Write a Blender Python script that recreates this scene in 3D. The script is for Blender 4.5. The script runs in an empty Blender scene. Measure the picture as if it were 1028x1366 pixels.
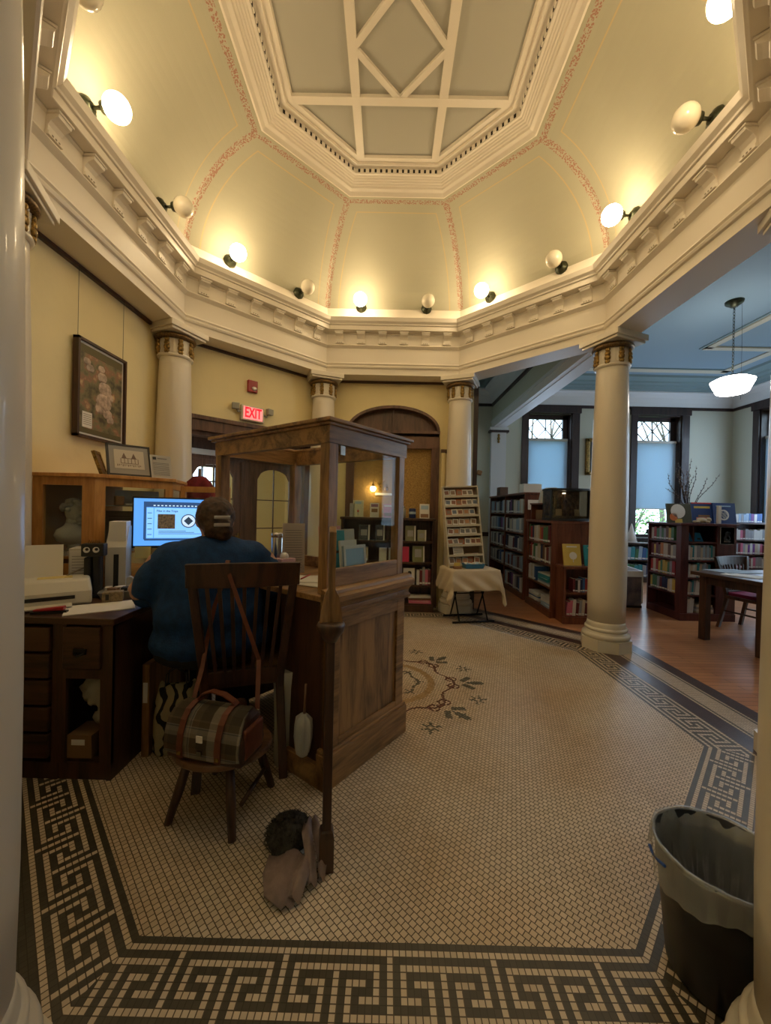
import bpy, bmesh, math, random
from mathutils import Vector, Matrix, Euler
R = math.radians
PI = math.pi
random.seed(7)
scene = bpy.context.scene
COL = scene.collection

# ------------------------------------------------------------------ camera, world, exposure
cam_d = bpy.data.cameras.new('camera')
cam_d.sensor_fit = 'HORIZONTAL'
cam_d.sensor_width = 36.0
cam_d.lens = 36.0 * 522.29 / 1028.0
cam_d.clip_start = 0.02
cam_o = bpy.data.objects.new('camera', cam_d)
COL.objects.link(cam_o)
pit, yaw, rol = -0.0053, -0.0042, 0.0224
F = Vector((math.sin(yaw) * math.cos(pit), math.cos(yaw) * math.cos(pit), math.sin(pit)))
Rr = Vector((math.cos(yaw), -math.sin(yaw), 0))
U = Rr.cross(F)
R2 = math.cos(rol) * Rr + math.sin(rol) * U
U2 = -math.sin(rol) * Rr + math.cos(rol) * U
mw = Matrix((R2, U2, -F)).transposed().to_4x4()
mw.translation = Vector((-0.0272, -2.8549, 1.25))
cam_o.matrix_world = mw
scene.camera = cam_o

scene.view_settings.view_transform = 'Standard'
scene.view_settings.look = 'None'
scene.view_settings.gamma = 1.0
scene.view_settings.exposure = 1.02
scene.view_settings.use_curve_mapping = False
try:
    scene.cycles.use_denoising = True
    scene.cycles.max_bounces = 10
    scene.cycles.diffuse_bounces = 5
    scene.cycles.transparent_max_bounces = 16
    scene.cycles.sample_clamp_indirect = 4.0
    scene.cycles.caustics_reflective = False
    scene.cycles.caustics_refractive = False
except Exception:
    pass
GLOBE_E = 26.0       # lit dome globes
PENDANT_E = 9.0
SKY_E = 3.2
DAY_W = 8.0         # daylight entering each reading-room window
BACK_W = 14.0

world = bpy.data.worlds.new('world')
scene.world = world
world.use_nodes = True
wb = world.node_tree.nodes['Background']
wb.inputs['Color'].default_value = (0.62, 0.80, 1.0, 1)
wb.inputs['Strength'].default_value = SKY_E

def area_light(name, loc, rot, sx, sy, power, color):
    d = bpy.data.lights.new(name, 'AREA')
    d.shape = 'RECTANGLE'; d.size = sx; d.size_y = sy; d.energy = power; d.color = color
    o = bpy.data.objects.new(name, d); COL.objects.link(o)
    o.location = loc; o.rotation_euler = rot
    return o
DAYC = (0.60, 0.76, 1.0)
# daylight just inside the blinds of the reading room windows
for i, (wx, wy, rz) in enumerate([(3.15, 4.80, 0), (5.28, 4.80, 0)]):
    area_light('window_daylight', (wx, wy, 2.05), (R(-90), 0, 0), 0.85, 1.9, DAY_W, DAYC)
for wy in (3.75, 1.6):  # the nearer lamp belongs to the added, unseen side window
    area_light('window_daylight', (6.62, wy, 2.05), (0, R(90), 0), 1.9, 0.95, DAY_W * (1.3 if wy > 3 else .5), DAYC)

# ------------------------------------------------------------------ materials
MATS = {}
def nt(name):
    m = bpy.data.materials.new(name); m.use_nodes = True
    t = m.node_tree
    return m, t, t.nodes['Principled BSDF']
def M(name, col, rough=0.6, metal=0.0, var=0.0, vscale=8.0, emit=None, estr=0.0, bump=0.0, bscale=60, coat=0.0, col2=None):
    if name in MATS: return MATS[name]
    m, t, b = nt(name)
    b.inputs['Roughness'].default_value = rough
    b.inputs['Metallic'].default_value = metal
    b.inputs['Base Color'].default_value = (*col, 1)
    if coat: b.inputs['Coat Weight'].default_value = coat
    if var > 0 or col2:
        tc = t.nodes.new('ShaderNodeTexCoord'); nz = t.nodes.new('ShaderNodeTexNoise')
        nz.inputs['Scale'].default_value = vscale; nz.inputs['Detail'].default_value = 4
        rp = t.nodes.new('ShaderNodeValToRGB')
        c2 = col2 if col2 else tuple(c * (1 - var) for c in col)
        rp.color_ramp.elements[0].position = 0.35; rp.color_ramp.elements[0].color = (*c2, 1)
        rp.color_ramp.elements[1].position = 0.65; rp.color_ramp.elements[1].color = (*col, 1)
        t.links.new(tc.outputs['Object'], nz.inputs['Vector']); t.links.new(nz.outputs['Fac'], rp.inputs['Fac'])
        t.links.new(rp.outputs['Color'], b.inputs['Base Color'])
    if bump > 0:
        tc = t.nodes.new('ShaderNodeTexCoord'); nz = t.nodes.new('ShaderNodeTexNoise'); nz.inputs['Scale'].default_value = bscale
        nz.inputs['Detail'].default_value = 3
        bp = t.nodes.new('ShaderNodeBump'); bp.inputs['Strength'].default_value = bump; bp.inputs['Distance'].default_value = 0.01
        t.links.new(tc.outputs['Object'], nz.inputs['Vector']); t.links.new(nz.outputs['Fac'], bp.inputs['Height'])
        t.links.new(bp.outputs['Normal'], b.inputs['Normal'])
    if emit:
        b.inputs['Emission Color'].default_value = (*emit, 1); b.inputs['Emission Strength'].default_value = estr
    MATS[name] = m
    return m
def wood(name, c1, c2, axis='Z', scale=14.0, rough=0.42, coat=0.15):
    if name in MATS: return MATS[name]
    m, t, b = nt(name)
    tc = t.nodes.new('ShaderNodeTexCoord'); mp = t.nodes.new('ShaderNodeMapping')
    s = {'X': (0.12, 1, 1), 'Y': (1, 0.12, 1), 'Z': (1, 1, 0.12)}[axis]
    mp.inputs['Scale'].default_value = s
    nz = t.nodes.new('ShaderNodeTexNoise'); nz.inputs['Scale'].default_value = scale; nz.inputs['Detail'].default_value = 8
    nz.inputs['Distortion'].default_value = 1.2
    n2 = t.nodes.new('ShaderNodeTexNoise'); n2.inputs['Scale'].default_value = scale * 7; n2.inputs['Detail'].default_value = 3
    mx = t.nodes.new('ShaderNodeMath'); mx.operation = 'MULTIPLY_ADD'; mx.inputs[1].default_value = 0.35; 
    rp = t.nodes.new('ShaderNodeValToRGB')
    rp.color_ramp.elements[0].position = 0.45; rp.color_ramp.elements[0].color = (*c1, 1)
    rp.color_ramp.elements[1].position = 0.80; rp.color_ramp.elements[1].color = (*c2, 1)
    L = t.links.new
    L(tc.outputs['Object'], mp.inputs['Vector']); L(mp.outputs['Vector'], nz.inputs['Vector']); L(mp.outputs['Vector'], n2.inputs['Vector'])
    L(n2.outputs['Fac'], mx.inputs[0]); L(nz.outputs['Fac'], mx.inputs[2]); L(mx.outputs[0], rp.inputs['Fac'])
    L(rp.outputs['Color'], b.inputs['Base Color'])
    bp = t.nodes.new('ShaderNodeBump'); bp.inputs['Strength'].default_value = 0.15; bp.inputs['Distance'].default_value = 0.003
    L(n2.outputs['Fac'], bp.inputs['Height']); L(bp.outputs['Normal'], b.inputs['Normal'])
    b.inputs['Roughness'].default_value = rough; b.inputs['Coat Weight'].default_value = coat; b.inputs['Coat Roughness'].default_value = 0.3
    MATS[name] = m
    return m
def glass(name, tint=(0.9, 0.93, 0.92), refl=1.0):
    if name in MATS: return MATS[name]
    m = bpy.data.materials.new(name); m.use_nodes = True; t = m.node_tree; t.nodes.clear()
    o = t.nodes.new('ShaderNodeOutputMaterial'); tr = t.nodes.new('ShaderNodeBsdfTransparent'); gl = t.nodes.new('ShaderNodeBsdfGlossy')
    tr.inputs['Color'].default_value = (*tint, 1); gl.inputs['Roughness'].default_value = 0.02
    lw = t.nodes.new('ShaderNodeLayerWeight'); lw.inputs['Blend'].default_value = 0.5
    fr = t.nodes.new('ShaderNodeMath'); fr.operation = 'POWER'; fr.inputs[1].default_value = 4.0; t.links.new(lw.outputs['Facing'], fr.inputs[0])
    mt = t.nodes.new('ShaderNodeMath'); mt.operation = 'MULTIPLY_ADD'; mt.inputs[1].default_value = 0.45 * refl; mt.inputs[2].default_value = 0.03 * refl
    mx = t.nodes.new('ShaderNodeMixShader')
    t.links.new(fr.outputs[0], mt.inputs[0]); t.links.new(mt.outputs[0], mx.inputs[0])
    t.links.new(tr.outputs[0], mx.inputs[1]); t.links.new(gl.outputs[0], mx.inputs[2]); t.links.new(mx.outputs[0], o.inputs[0])
    MATS[name] = m
    return m
def brickmat(name, c1, c2, mortar, bw, rh, ms=0.06, offset=0.5, rotz=0.0, uv=False, rough=0.45, stain=None, coat=0.0, msm=0.1):
    """tiles / boards laid in courses; sizes in metres"""
    m, t, b = nt(name)
    tc = t.nodes.new('ShaderNodeTexCoord'); mp = t.nodes.new('ShaderNodeMapping'); mp.inputs['Rotation'].default_value = (0, 0, rotz)
    br = t.nodes.new('ShaderNodeTexBrick'); br.offset = offset; br.squash = 1.0
    br.inputs['Scale'].default_value = 1.0; br.inputs['Brick Width'].default_value = bw; br.inputs['Row Height'].default_value = rh
    br.inputs['Mortar Size'].default_value = ms * rh; br.inputs['Mortar Smooth'].default_value = msm; br.inputs['Bias'].default_value = 0.0
    br.inputs['Color1'].default_value = (*c1, 1); br.inputs['Color2'].default_value = (*c2, 1); br.inputs['Mortar'].default_value = (*mortar, 1)
    L = t.links.new
    L(tc.outputs['UV' if uv else 'Object'], mp.inputs['Vector']); L(mp.outputs['Vector'], br.inputs['Vector'])
    out = br.outputs['Color']
    if stain:
        nz = t.nodes.new('ShaderNodeTexNoise'); nz.inputs['Scale'].default_value = stain[1]; nz.inputs['Detail'].default_value = 5
        rp = t.nodes.new('ShaderNodeValToRGB'); rp.color_ramp.elements[0].position = 0.4; rp.color_ramp.elements[1].position = 0.75
        rp.color_ramp.elements[0].color = (1, 1, 1, 1); rp.color_ramp.elements[1].color = (*stain[0], 1)
        mx = t.nodes.new('ShaderNodeMixRGB'); mx.blend_type = 'MULTIPLY'; mx.inputs[0].default_value = 1
        L(tc.outputs['Object'], nz.inputs['Vector']); L(nz.outputs['Fac'], rp.inputs['Fac'])
        L(out, mx.inputs[1]); L(rp.outputs['Color'], mx.inputs[2]); out = mx.outputs[0]
    L(out, b.inputs['Base Color'])
    bp = t.nodes.new('ShaderNodeBump'); bp.inputs['Strength'].default_value = 0.3; bp.inputs['Distance'].default_value = 0.001; bp.invert = True
    L(br.outputs['Fac'], bp.inputs['Height']); L(bp.outputs['Normal'], b.inputs['Normal'])
    b.inputs['Roughness'].default_value = rough; b.inputs['Coat Weight'].default_value = coat; b.inputs['Coat Roughness'].default_value = 0.15
    MATS[name] = m
    return m

cream = M('cream wall plaster', (0.86, 0.74, 0.42), 0.8, var=0.06, vscale=2.5, bump=0.25, bscale=14)
white = M('off white painted plaster', (0.76, 0.70, 0.60), 0.45)
whitecol = M('off white glossy column paint', (0.70, 0.64, 0.53), 0.34, coat=0.15)
sage = M('pale sage wall paint', (0.60, 0.61, 0.50), 0.75)
bluec = M('slate blue ceiling paint', (0.20, 0.29, 0.36), 0.7)
teal = M('grey teal moulding paint', (0.17, 0.25, 0.26), 0.6)
tan = M('tan ceiling band paint', (0.50, 0.46, 0.36), 0.7)
bwhite = M('white crown moulding paint', (0.75, 0.77, 0.78), 0.5)
gold = M('antique gilt plaster', (0.42, 0.26, 0.07), 0.4, metal=0.6, var=0.7, vscale=60)
giltdark = M('dark gilt carved ring', (0.26, 0.15, 0.05), 0.45, metal=0.4, var=0.8, vscale=90)
oak = wood('medium brown oak', (0.080, 0.038, 0.012), (0.36, 0.195, 0.072), 'Z')
oakx = wood('medium brown oak boards', (0.080, 0.038, 0.012), (0.36, 0.195, 0.072), 'X')
dark = wood('dark walnut', (0.018, 0.008, 0.005), (0.075, 0.032, 0.016), 'Z')
darkx = wood('dark walnut boards', (0.020, 0.009, 0.005), (0.085, 0.038, 0.018), 'X')
honey = wood('honey oak', (0.42, 0.18, 0.045), (0.68, 0.35, 0.11), 'Z', rough=0.35)
cherry = wood('red brown cherry wood', (0.075, 0.022, 0.012), (0.20, 0.065, 0.032), 'Z', rough=0.35)
maroon = wood('maroon stained wood', (0.050, 0.013, 0.013), (0.12, 0.032, 0.028), 'Z', rough=0.4)
doorw = wood('brown door wood', (0.05, 0.022, 0.013), (0.15, 0.072, 0.042), 'Z')
casing = wood('near black window casing', (0.016, 0.009, 0.008), (0.045, 0.022, 0.018), 'Z')
pglass = glass('clear pane glass', refl=.3)
smoke = glass('dim tank glass', (0.55, 0.5, 0.42), 1.2)
black = M('black plastic', (0.012, 0.012, 0.013), 0.4)
blackm = M('black painted metal', (0.015, 0.015, 0.016), 0.35, metal=0.5)
bronze = M('dark bronze', (0.05, 0.055, 0.03), 0.4, metal=0.7, var=0.5, vscale=40)
chrome = M('polished steel', (0.6, 0.6, 0.6), 0.2, metal=1.0)
paper = M('white paper', (0.78, 0.76, 0.72), 0.8)
greyp = M('light grey plastic', (0.62, 0.60, 0.54), 0.5)
plaster_w = M('white bust plaster', (0.72, 0.70, 0.64), 0.6)
leather = M('reddish brown leather', (0.16, 0.045, 0.022), 0.45, var=0.3, vscale=20)
skin = M('skin', (0.55, 0.31, 0.22), 0.55)
navy = M('deep blue knit', (0.006, 0.052, 0.18), 0.85, var=0.35, vscale=25, bump=0.3, bscale=120)

# ------------------------------------------------------------------ mesh building
class MB:
    def __init__(s): s.bm = bmesh.new(); s.mats = []; s.mi = 0; s.uv = None
    def mat(s, m):
        if m not in s.mats: s.mats.append(m)
        s.mi = s.mats.index(m); return s
    def _fin(s, faces, smooth=False):
        for f in faces: f.material_index = s.mi; f.smooth = smooth
    def face(s, pts, smooth=False):
        vs = [s.bm.verts.new(p) for p in pts]
        f = s.bm.faces.new(vs); s._fin([f], smooth); return f
    def box(s, x0, x1, y0, y1, z0, z1, T=None):
        P = [Vector((x, y, z)) for z in (z0, z1) for y in (y0, y1) for x in (x0, x1)]
        if T: P = [T @ p for p in P]
        v = [s.bm.verts.new(p) for p in P]
        fs = [s.bm.faces.new([v[i] for i in q]) for q in ((0, 2, 3, 1), (4, 5, 7, 6), (0, 1, 5, 4), (2, 6, 7, 3), (0, 4, 6, 2), (1, 3, 7, 5))]
        s._fin(fs); return s
    def cbox(s, c, size, rot=(0, 0, 0)):
        T = Matrix.Translation(c) @ Euler(rot).to_matrix().to_4x4()
        a, b, d = (k / 2 for k in size)
        return s.box(-a, a, -b, b, -d, d, T)
    def loft(s, rings, closed=True, caps=True, smooth=True):
        vr = [[s.bm.verts.new(p) for p in r] for r in rings]
        fs = []
        n = len(vr[0])
        for a, b in zip(vr, vr[1:]):
            for i in range(n if closed else n - 1):
                j = (i + 1) % n
                fs.append(s.bm.faces.new((a[i], a[j], b[j], b[i])))
        s._fin(fs, smooth)
        if caps and closed:
            s._fin([s.bm.faces.new(vr[0][::-1]), s.bm.faces.new(vr[-1])], False)
        return s
    def lathe(s, prof, n=24, T=None, caps=True, smooth=True, ph=0.0, flute=None):
        rings = []
        for (r, z) in prof:
            ring = []
            for k in range(n):
                a = ph + 2 * PI * k / n
                rr = r * (flute(a) if flute else 1)
                p = Vector((rr * math.cos(a), rr * math.sin(a), z))
                ring.append(T @ p if T else p)
            rings.append(ring)
        return s.loft(rings, True, caps, smooth)
    def tube(s, pts, r, n=8, caps=True):
        pts = [Vector(p) for p in pts]
        rad = r if isinstance(r, (list, tuple)) else [r] * len(pts)
        rings = []; up = None
        for i, p in enumerate(pts):
            d = (pts[min(i + 1, len(pts) - 1)] - pts[max(i - 1, 0)]).normalized()
            if up is None:
                up = Vector((0, 0, 1)) if abs(d.z) < 0.9 else Vector((1, 0, 0))
            x = up.cross(d)
            if x.length < 1e-4: x = Vector((0, 1, 0)).cross(d)
            x.normalize(); y = d.cross(x).normalized(); up = y
            rings.append([p + rad[i] * (math.cos(2 * PI * k / n) * x + math.sin(2 * PI * k / n) * y) for k in range(n)])
        return s.loft(rings, True, caps)
    def ribbon(s, pts, w, t, side):
        """flat strap along pts: width w along vector side, thickness t"""
        pts = [Vector(p) for p in pts]; side = Vector(side).normalized()
        rings = []
        for i, p in enumerate(pts):
            d = (pts[min(i + 1, len(pts) - 1)] - pts[max(i - 1, 0)]).normalized()
            nn = d.cross(side).normalized()
            rings.append([p + side * w / 2 + nn * t / 2, p - side * w / 2 + nn * t / 2, p - side * w / 2 - nn * t / 2, p + side * w / 2 - nn * t / 2])
        return s.loft(rings, True, True, False)
    def ball(s, c, r, T=None, n=16, m=10, sc=(1, 1, 1)):
        rings = []
        for j in range(1, m):
            a = PI * j / m
            ring = []
            for k in range(n):
                b = 2 * PI * k / n
                p = Vector((math.sin(a) * math.cos(b) * r * sc[0], math.sin(a) * math.sin(b) * r * sc[1], -math.cos(a) * r * sc[2]))
                if T: p = T @ p
                ring.append(p + Vector(c))
            rings.append(ring)
        return s.loft(rings, True, True, True)
    def prism(s, poly, z0, z1, T=None, smooth=False):
        a = [Vector((x, y, z0)) for x, y in poly]; b = [Vector((x, y, z1)) for x, y in poly]
        if T: a = [T @ p for p in a]; b = [T @ p for p in b]
        return s.loft([a, b], True, True, smooth)
    def ring(s, prof, sides=range(8), smooth=False, closed=True):
        """octagonal mouldings: profile of (apothem, z)"""
        c = 1 / math.cos(PI / 8)
        for k in sides:
            a0 = -PI / 2 - PI / 8 + k * PI / 4; a1 = a0 + PI / 4
            va = [s.bm.verts.new((a * c * math.cos(a0), a * c * math.sin(a0), z)) for a, z in prof]
            vb = [s.bm.verts.new((a * c * math.cos(a1), a * c * math.sin(a1), z)) for a, z in prof]
            n = len(prof)
            for i in range(n if closed else n - 1):
                j = (i + 1) % n
                s._fin([s.bm.faces.new((va[i], va[j], vb[j], vb[i]))], smooth)
        return s
    def build(s, name, mat=None, parent=None, loc=None, rot=None, bevel=0.0, recalc=True, props=None):
        if recalc: bmesh.ops.recalc_face_normals(s.bm, faces=s.bm.faces)
        me = bpy.data.meshes.new(name); s.bm.to_mesh(me); s.bm.free()
        for m in ([mat] if mat and not s.mats else s.mats): me.materials.append(m)
        o = bpy.data.objects.new(name, me); COL.objects.link(o)
        if parent: o.parent = parent
        if loc: o.location = loc
        if rot: o.rotation_euler = rot
        if bevel:
            b = o.modifiers.new('bevel', 'BEVEL'); b.width = bevel; b.segments = 2; b.limit_method = 'ANGLE'; b.angle_limit = R(40)
        return o
def thing(name, label, cat, loc=(0, 0, 0), rz=0.0, group=None, rot=None):
    o = bpy.data.objects.new(name, None); COL.objects.link(o)
    o.location = loc; o.rotation_euler = rot if rot else (0, 0, rz); o.empty_display_size = 0.1
    o['label'] = label; o['category'] = cat
    if group: o['group'] = group
    return o
def tag(o, label, cat, group=None, kind=None):
    o['label'] = label; o['category'] = cat
    if group: o['group'] = group
    if kind: o['kind'] = kind
    return o
def struct(o):
    o['kind'] = 'structure'; return o
def simple_box(name, mat, x0, x1, y0, y1, z0, z1, parent=None, bevel=0.0):
    return MB().mat(mat).box(x0, x1, y0, y1, z0, z1).build(name, parent=parent, bevel=bevel)
def dup(root, loc=None, rz=None, label=None, group=None, sc=None, rot=None):
    r = root.copy(); COL.objects.link(r)
    if loc is not None: r.location = loc
    if rz is not None: r.rotation_euler = (0, 0, rz)
    if rot is not None: r.rotation_euler = rot
    if sc is not None: r.scale = sc
    if label: r['label'] = label
    if group: r['group'] = group
    for ch in list(root.children):
        c = ch.copy(); COL.objects.link(c); c.parent = r
        for g in list(ch.children):
            d = g.copy(); COL.objects.link(d); d.parent = c
    return r
def text_obj(body, size, mat, parent, loc, rot, depth=0.002, name='lettering', sx=1.0):
    cu = bpy.data.curves.new('text', 'FONT'); cu.body = body; cu.size = size; cu.extrude = depth; cu.offset = size * .018; cu.align_x = 'CENTER'; cu.align_y = 'CENTER'
    tmp = bpy.data.objects.new('text', cu); COL.objects.link(tmp)
    dg = bpy.context.evaluated_depsgraph_get()
    me = bpy.data.meshes.new_from_object(tmp.evaluated_get(dg))
    bpy.data.objects.remove(tmp)
    o = bpy.data.objects.new(name, me); COL.objects.link(o); me.materials.clear(); me.materials.append(mat)
    o.parent = parent; o.location = loc; o.rotation_euler = rot; o.scale = (sx, 1, 1)
    return o
def octpt(a, k):
    """corner k (0..7) of an octagon of apothem a, 0 = near, counter-clockwise start at lower left"""
    an = -PI / 2 - PI / 8 + k * PI / 4; r = a / math.cos(PI / 8)
    return (r * math.cos(an), r * math.sin(an))
def side_T(a, k, z=0.0):
    """frame on octagon side k: local x along the side, y outward, z up, origin mid-side at apothem a"""
    an = -PI / 2 + k * PI / 4
    return Matrix.Translation((a * math.cos(an), a * math.sin(an), z)) @ Matrix.Rotation(an - PI / 2, 4, 'Z')

# ================================================================== STRUCTURE
# ---- mosaic floor -------------------------------------------------
tile_field = brickmat('cream mosaic tiles laid diagonally', (0.74, 0.63, 0.49), (0.62, 0.52, 0.39), (0.10, 0.07, 0.04), 0.0205, 0.0200, 0.075, 0.5, PI / 4, stain=((0.80, 0.66, 0.50), 1.3), rough=0.38)
tile_l = brickmat('cream border tiles', (0.70, 0.59, 0.45), (0.60, 0.49, 0.36), (0.10, 0.07, 0.04), 0.0180, 0.0180, 0.09, 0.0, 0, uv=True, rough=0.38)
tile_d = brickmat('dark olive border tiles', (0.075, 0.066, 0.046), (0.055, 0.048, 0.034), (0.035, 0.028, 0.018), 0.0180, 0.0180, 0.06, 0.0, 0, uv=True, rough=0.38)
tile_r = brickmat('dark oxblood border tiles', (0.085, 0.045, 0.038), (0.065, 0.034, 0.030), (0.035, 0.022, 0.018), 0.0180, 0.0180, 0.06, 0.0, 0, uv=True, rough=0.30)
A0 = 1.73; TP = 0.018
b = MB().mat(tile_field)
b.face([(*octpt(A0 + 0.001, k), 0) for k in range(8)])
floor = struct(b.build('floor'))
def clip(poly, f):
    out = []
    for i in range(len(poly)):
        p, q = poly[i], poly[(i + 1) % len(poly)]
        fp, fq = f(p), f(q)
        if fp >= 0: out.append(p)
        if (fp >= 0) != (fq >= 0):
            t_ = fp / (fp - fq); out.append((p[0] + t_ * (q[0] - p[0]), p[1] + t_ * (q[1] - p[1])))
    return out
H9 = ["LDDDDDDD", "LDLLLLLL", "LDLDDDDD", "LDLDLLLD", "LDLDDDLD", "LDLLLDLD", "LDDDDDLD", "LLLLLLLD", "DDDDDDDD"]
# mirrored half repeats after the light column that runs out at the bottom
def key_cell(r, c):
    c %= 16
    if c < 8: return H9[r][c]
    if c == 8: return 'D' if r == 0 else 'L'
    return H9[r][16 - c]
bm = MB(); bm.mat(tile_l); bm.mat(tile_d); bm.mat(tile_r)
uvl = bm.bm.loops.layers.uv.new('UVMap')
tn = math.tan(PI / 8)
def band_cell(k, c0, c1, r0, r1, mi, z=0.0004):
    """cells c0..c1 along, apothem r0..r1"""
    poly = [(c0, r0), (c1, r0), (c1, r1), (c0, r1)]
    poly = clip(poly, lambda p: p[1] * tn - p[0]); 
    if len(poly) > 2: poly = clip(poly, lambda p: p[1] * tn + p[0])
    if len(poly) < 3: return
    ca = -PI / 2 + k * PI / 4
    ex = (-math.sin(ca), math.cos(ca)); ey = (math.cos(ca), math.sin(ca))
    vs = [bm.bm.verts.new((p[0] * ex[0] + p[1] * ey[0], p[0] * ex[1] + p[1] * ey[1], z)) for p in poly]
    f = bm.bm.faces.new(vs); f.material_index = mi
    for lp, p in zip(f.loops, poly): lp[uvl].uv = (p[0] + 0.001, p[1] - A0)
for k in range(8):
    W = 1.2
    band_cell(k, -W, W, A0, A0 + TP, 1)
    band_cell(k, -W, W, A0 + TP, A0 + 2 * TP, 0)
    for r in range(9):
        run = None
        for c in range(-56, 57):
            v = key_cell(r, c) if c < 56 else None
            if run is None or v != run[0]:
                if run: band_cell(k, run[1] * TP, c * TP, A0 + (2 + r) * TP, A0 + (3 + r) * TP, 0 if run[0] == 'L' else 1)
                run = (v, c)
    a = A0 + 11 * TP
    band_cell(k, -W, W, a, a + TP, 0)
    if k in (2, 3, 1, 4):
        band_cell(k, -W, W, a + TP, a + 0.45, 2)
        ye = 0.74
        for (q0, q1, mi, e) in ((2.075, 2.265, 0, 0.80), (2.09, 2.25, 1, 0.78), (2.102, 2.238, 0, 0.765)):
            band_cell(k, -e, e, q0, q1, mi, 0.0008 + 0.0002 * (mi + (q0 > 2.1) * 2))
    else:
        band_cell(k, -W, W, a + TP, a + 0.45, 1)
bm.build('mosaic_border', parent=floor, recalc=False)
# central medallion of coloured tiles
md = MB()
mc = [M('tan medallion tiles', (0.42, 0.27, 0.12), 0.4), M('oxblood medallion tiles', (0.11, 0.035, 0.025), 0.4),
      M('grey green medallion tiles', (0.10, 0.10, 0.075), 0.4), M('orange medallion tiles', (0.42, 0.19, 0.08), 0.4)]
for m_ in mc: md.mat(m_)
def med(x, y):
    r = math.hypot(x, y); a = math.atan2(y, x)
    if r < 0.11: return 3 if r > 0.04 else 1
    if 0.295 < r < 0.345: return 0
    a8 = (a + PI / 8) % (PI / 4) - PI / 8
    if abs(r - (0.215 + 0.012 * math.cos(8 * a))) < 0.008: return 2
    lx, ly = r * math.cos(a8) - 0.225, r * math.sin(a8)
    if (abs(lx) < 0.009 and abs(ly) < 0.042) or (abs(ly) < 0.009 and abs(lx) < 0.042): return 2
    rc = 0.455 + 0.035 * math.cos(8 * a)
    if abs(r - rc) < 0.010: return 1
    for s_ in (-1, 1):
        dx, dy = r * math.cos(a8) - 0.475, r * math.sin(a8) - s_ * 0.055
        q = math.hypot(dx, dy)
        if abs(q - 0.036) < 0.008 or q < 0.009: return 1
    px, py = r * math.cos(a8), r * math.sin(a8)
    if 0.58 < px < 0.72 and abs(py) < 0.026 * math.sin((px - 0.58) / 0.14 * PI) + 0.003: return 2
    for s_ in (-1, 1):
        dx, dy = px - 0.585, py - s_ * 0.055
        u_, v_ = dx * 0.7 + dy * s_ * 0.7, -dx * s_ * 0.7 + dy * 0.7
        if abs(u_) < 0.045 and abs(v_) < 0.02: return 2
    a8b = (a) % (PI / 4) - PI / 8
    sx, sy = r * math.cos(a8b) - 0.655, r * math.sin(a8b)
    q = math.hypot(sx, sy); th = math.atan2(sy, sx)
    if 0.014 < q < 0.028: return 2
    if q < 0.062 and q > 0.028 and abs(math.sin(3 * th)) > 0.82: return 2
    return None
g = 0.0142; e = g * 0.46
for i in range(-54, 55):
    for j in range(-54, 55):
        x, y = (i - j) * g * 0.7071, (i + j) * g * 0.7071
        if x * x + y * y > 0.6: continue
        c = med(x, y)
        if c is None: continue
        md.mi = c; h = e * 1.4142
        md.face([(x, y - h, 0.0006), (x + h, y, 0.0006), (x, y + h, 0.0006), (x - h, y, 0.0006)])
md.build('medallion', parent=floor)

# wooden floor of the reading room
wf = brickmat('reddish plank flooring', (0.62, 0.30, 0.14), (0.50, 0.225, 0.10), (0.07, 0.025, 0.012), 1.6, 0.06, 0.03, 0.37, 0, rough=0.28, stain=((0.78, 0.7, 0.65), 2.0), coat=0.1)
b = MB().mat(wf)
o8 = [octpt(2.33, k) for k in range(8)]
# right of the octagon (corners 1..4)
b.face([(o8[1][0], -5, -0.001), (6.7, -5, -0.001), (6.7, 4.9, -0.001), (o8[4][0], 4.9, -0.001)] + [(o8[k][0], o8[k][1], -0.001) for k in (4, 3, 2, 1)])
wfl = struct(b.build('floor'))
b = MB().mat(wf); b.face([(-3.9, 0, -0.06), (-3.9, 4.9, -0.06), (o8[4][0], 4.9, -0.06), (o8[4][0], 0, -0.06)]); b.face([(-3, -5, -0.0015), (3, -5, -0.0015), (3, -2, -0.0015), (-3, -2, -0.0015)])
struct(b.build('floor'))

# ---- rotunda walls (octagonal, behind the columns) ------------------
def wall_piece(mb, T, x0, x1, z0, z1, t=0.12, holes=()):
    """wall slab on local x-z plane y 0..t with rectangular holes (hx0,hx1,hz0,hz1)"""
    xs = sorted({x0, x1, *[h[0] for h in holes], *[h[1] for h in holes]})
    zs = sorted({z0, z1, *[h[2] for h in holes], *[h[3] for h in holes]})
    for a, c in zip(xs, xs[1:]):
        for d, f in zip(zs, zs[1:]):
            mx_, mz_ = (a + c) / 2, (d + f) / 2
            if any(h[0] < mx_ < h[1] and h[2] < mz_ < h[3] for h in holes): continue
            mb.box(a, c, 0, t, d, f, T)
WA = 2.22; HS = WA * tn
b = MB().mat(cream); wall_piece(b, side_T(WA, 6), -HS - .0, HS + .0, 0, 2.96); struct(b.build('wall_left'))
b = MB().mat(cream); wall_piece(b, side_T(WA, 7), -HS, HS, 0, 2.96); struct(b.build('wall_front_left'))
b = MB().mat(cream); wall_piece(b, side_T(WA, 5), -HS - .03, HS + .03, 0, 2.96, holes=((-0.80, 0.80, -0.01, 2.02),)); struct(b.build('wall_back_left'))
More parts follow.
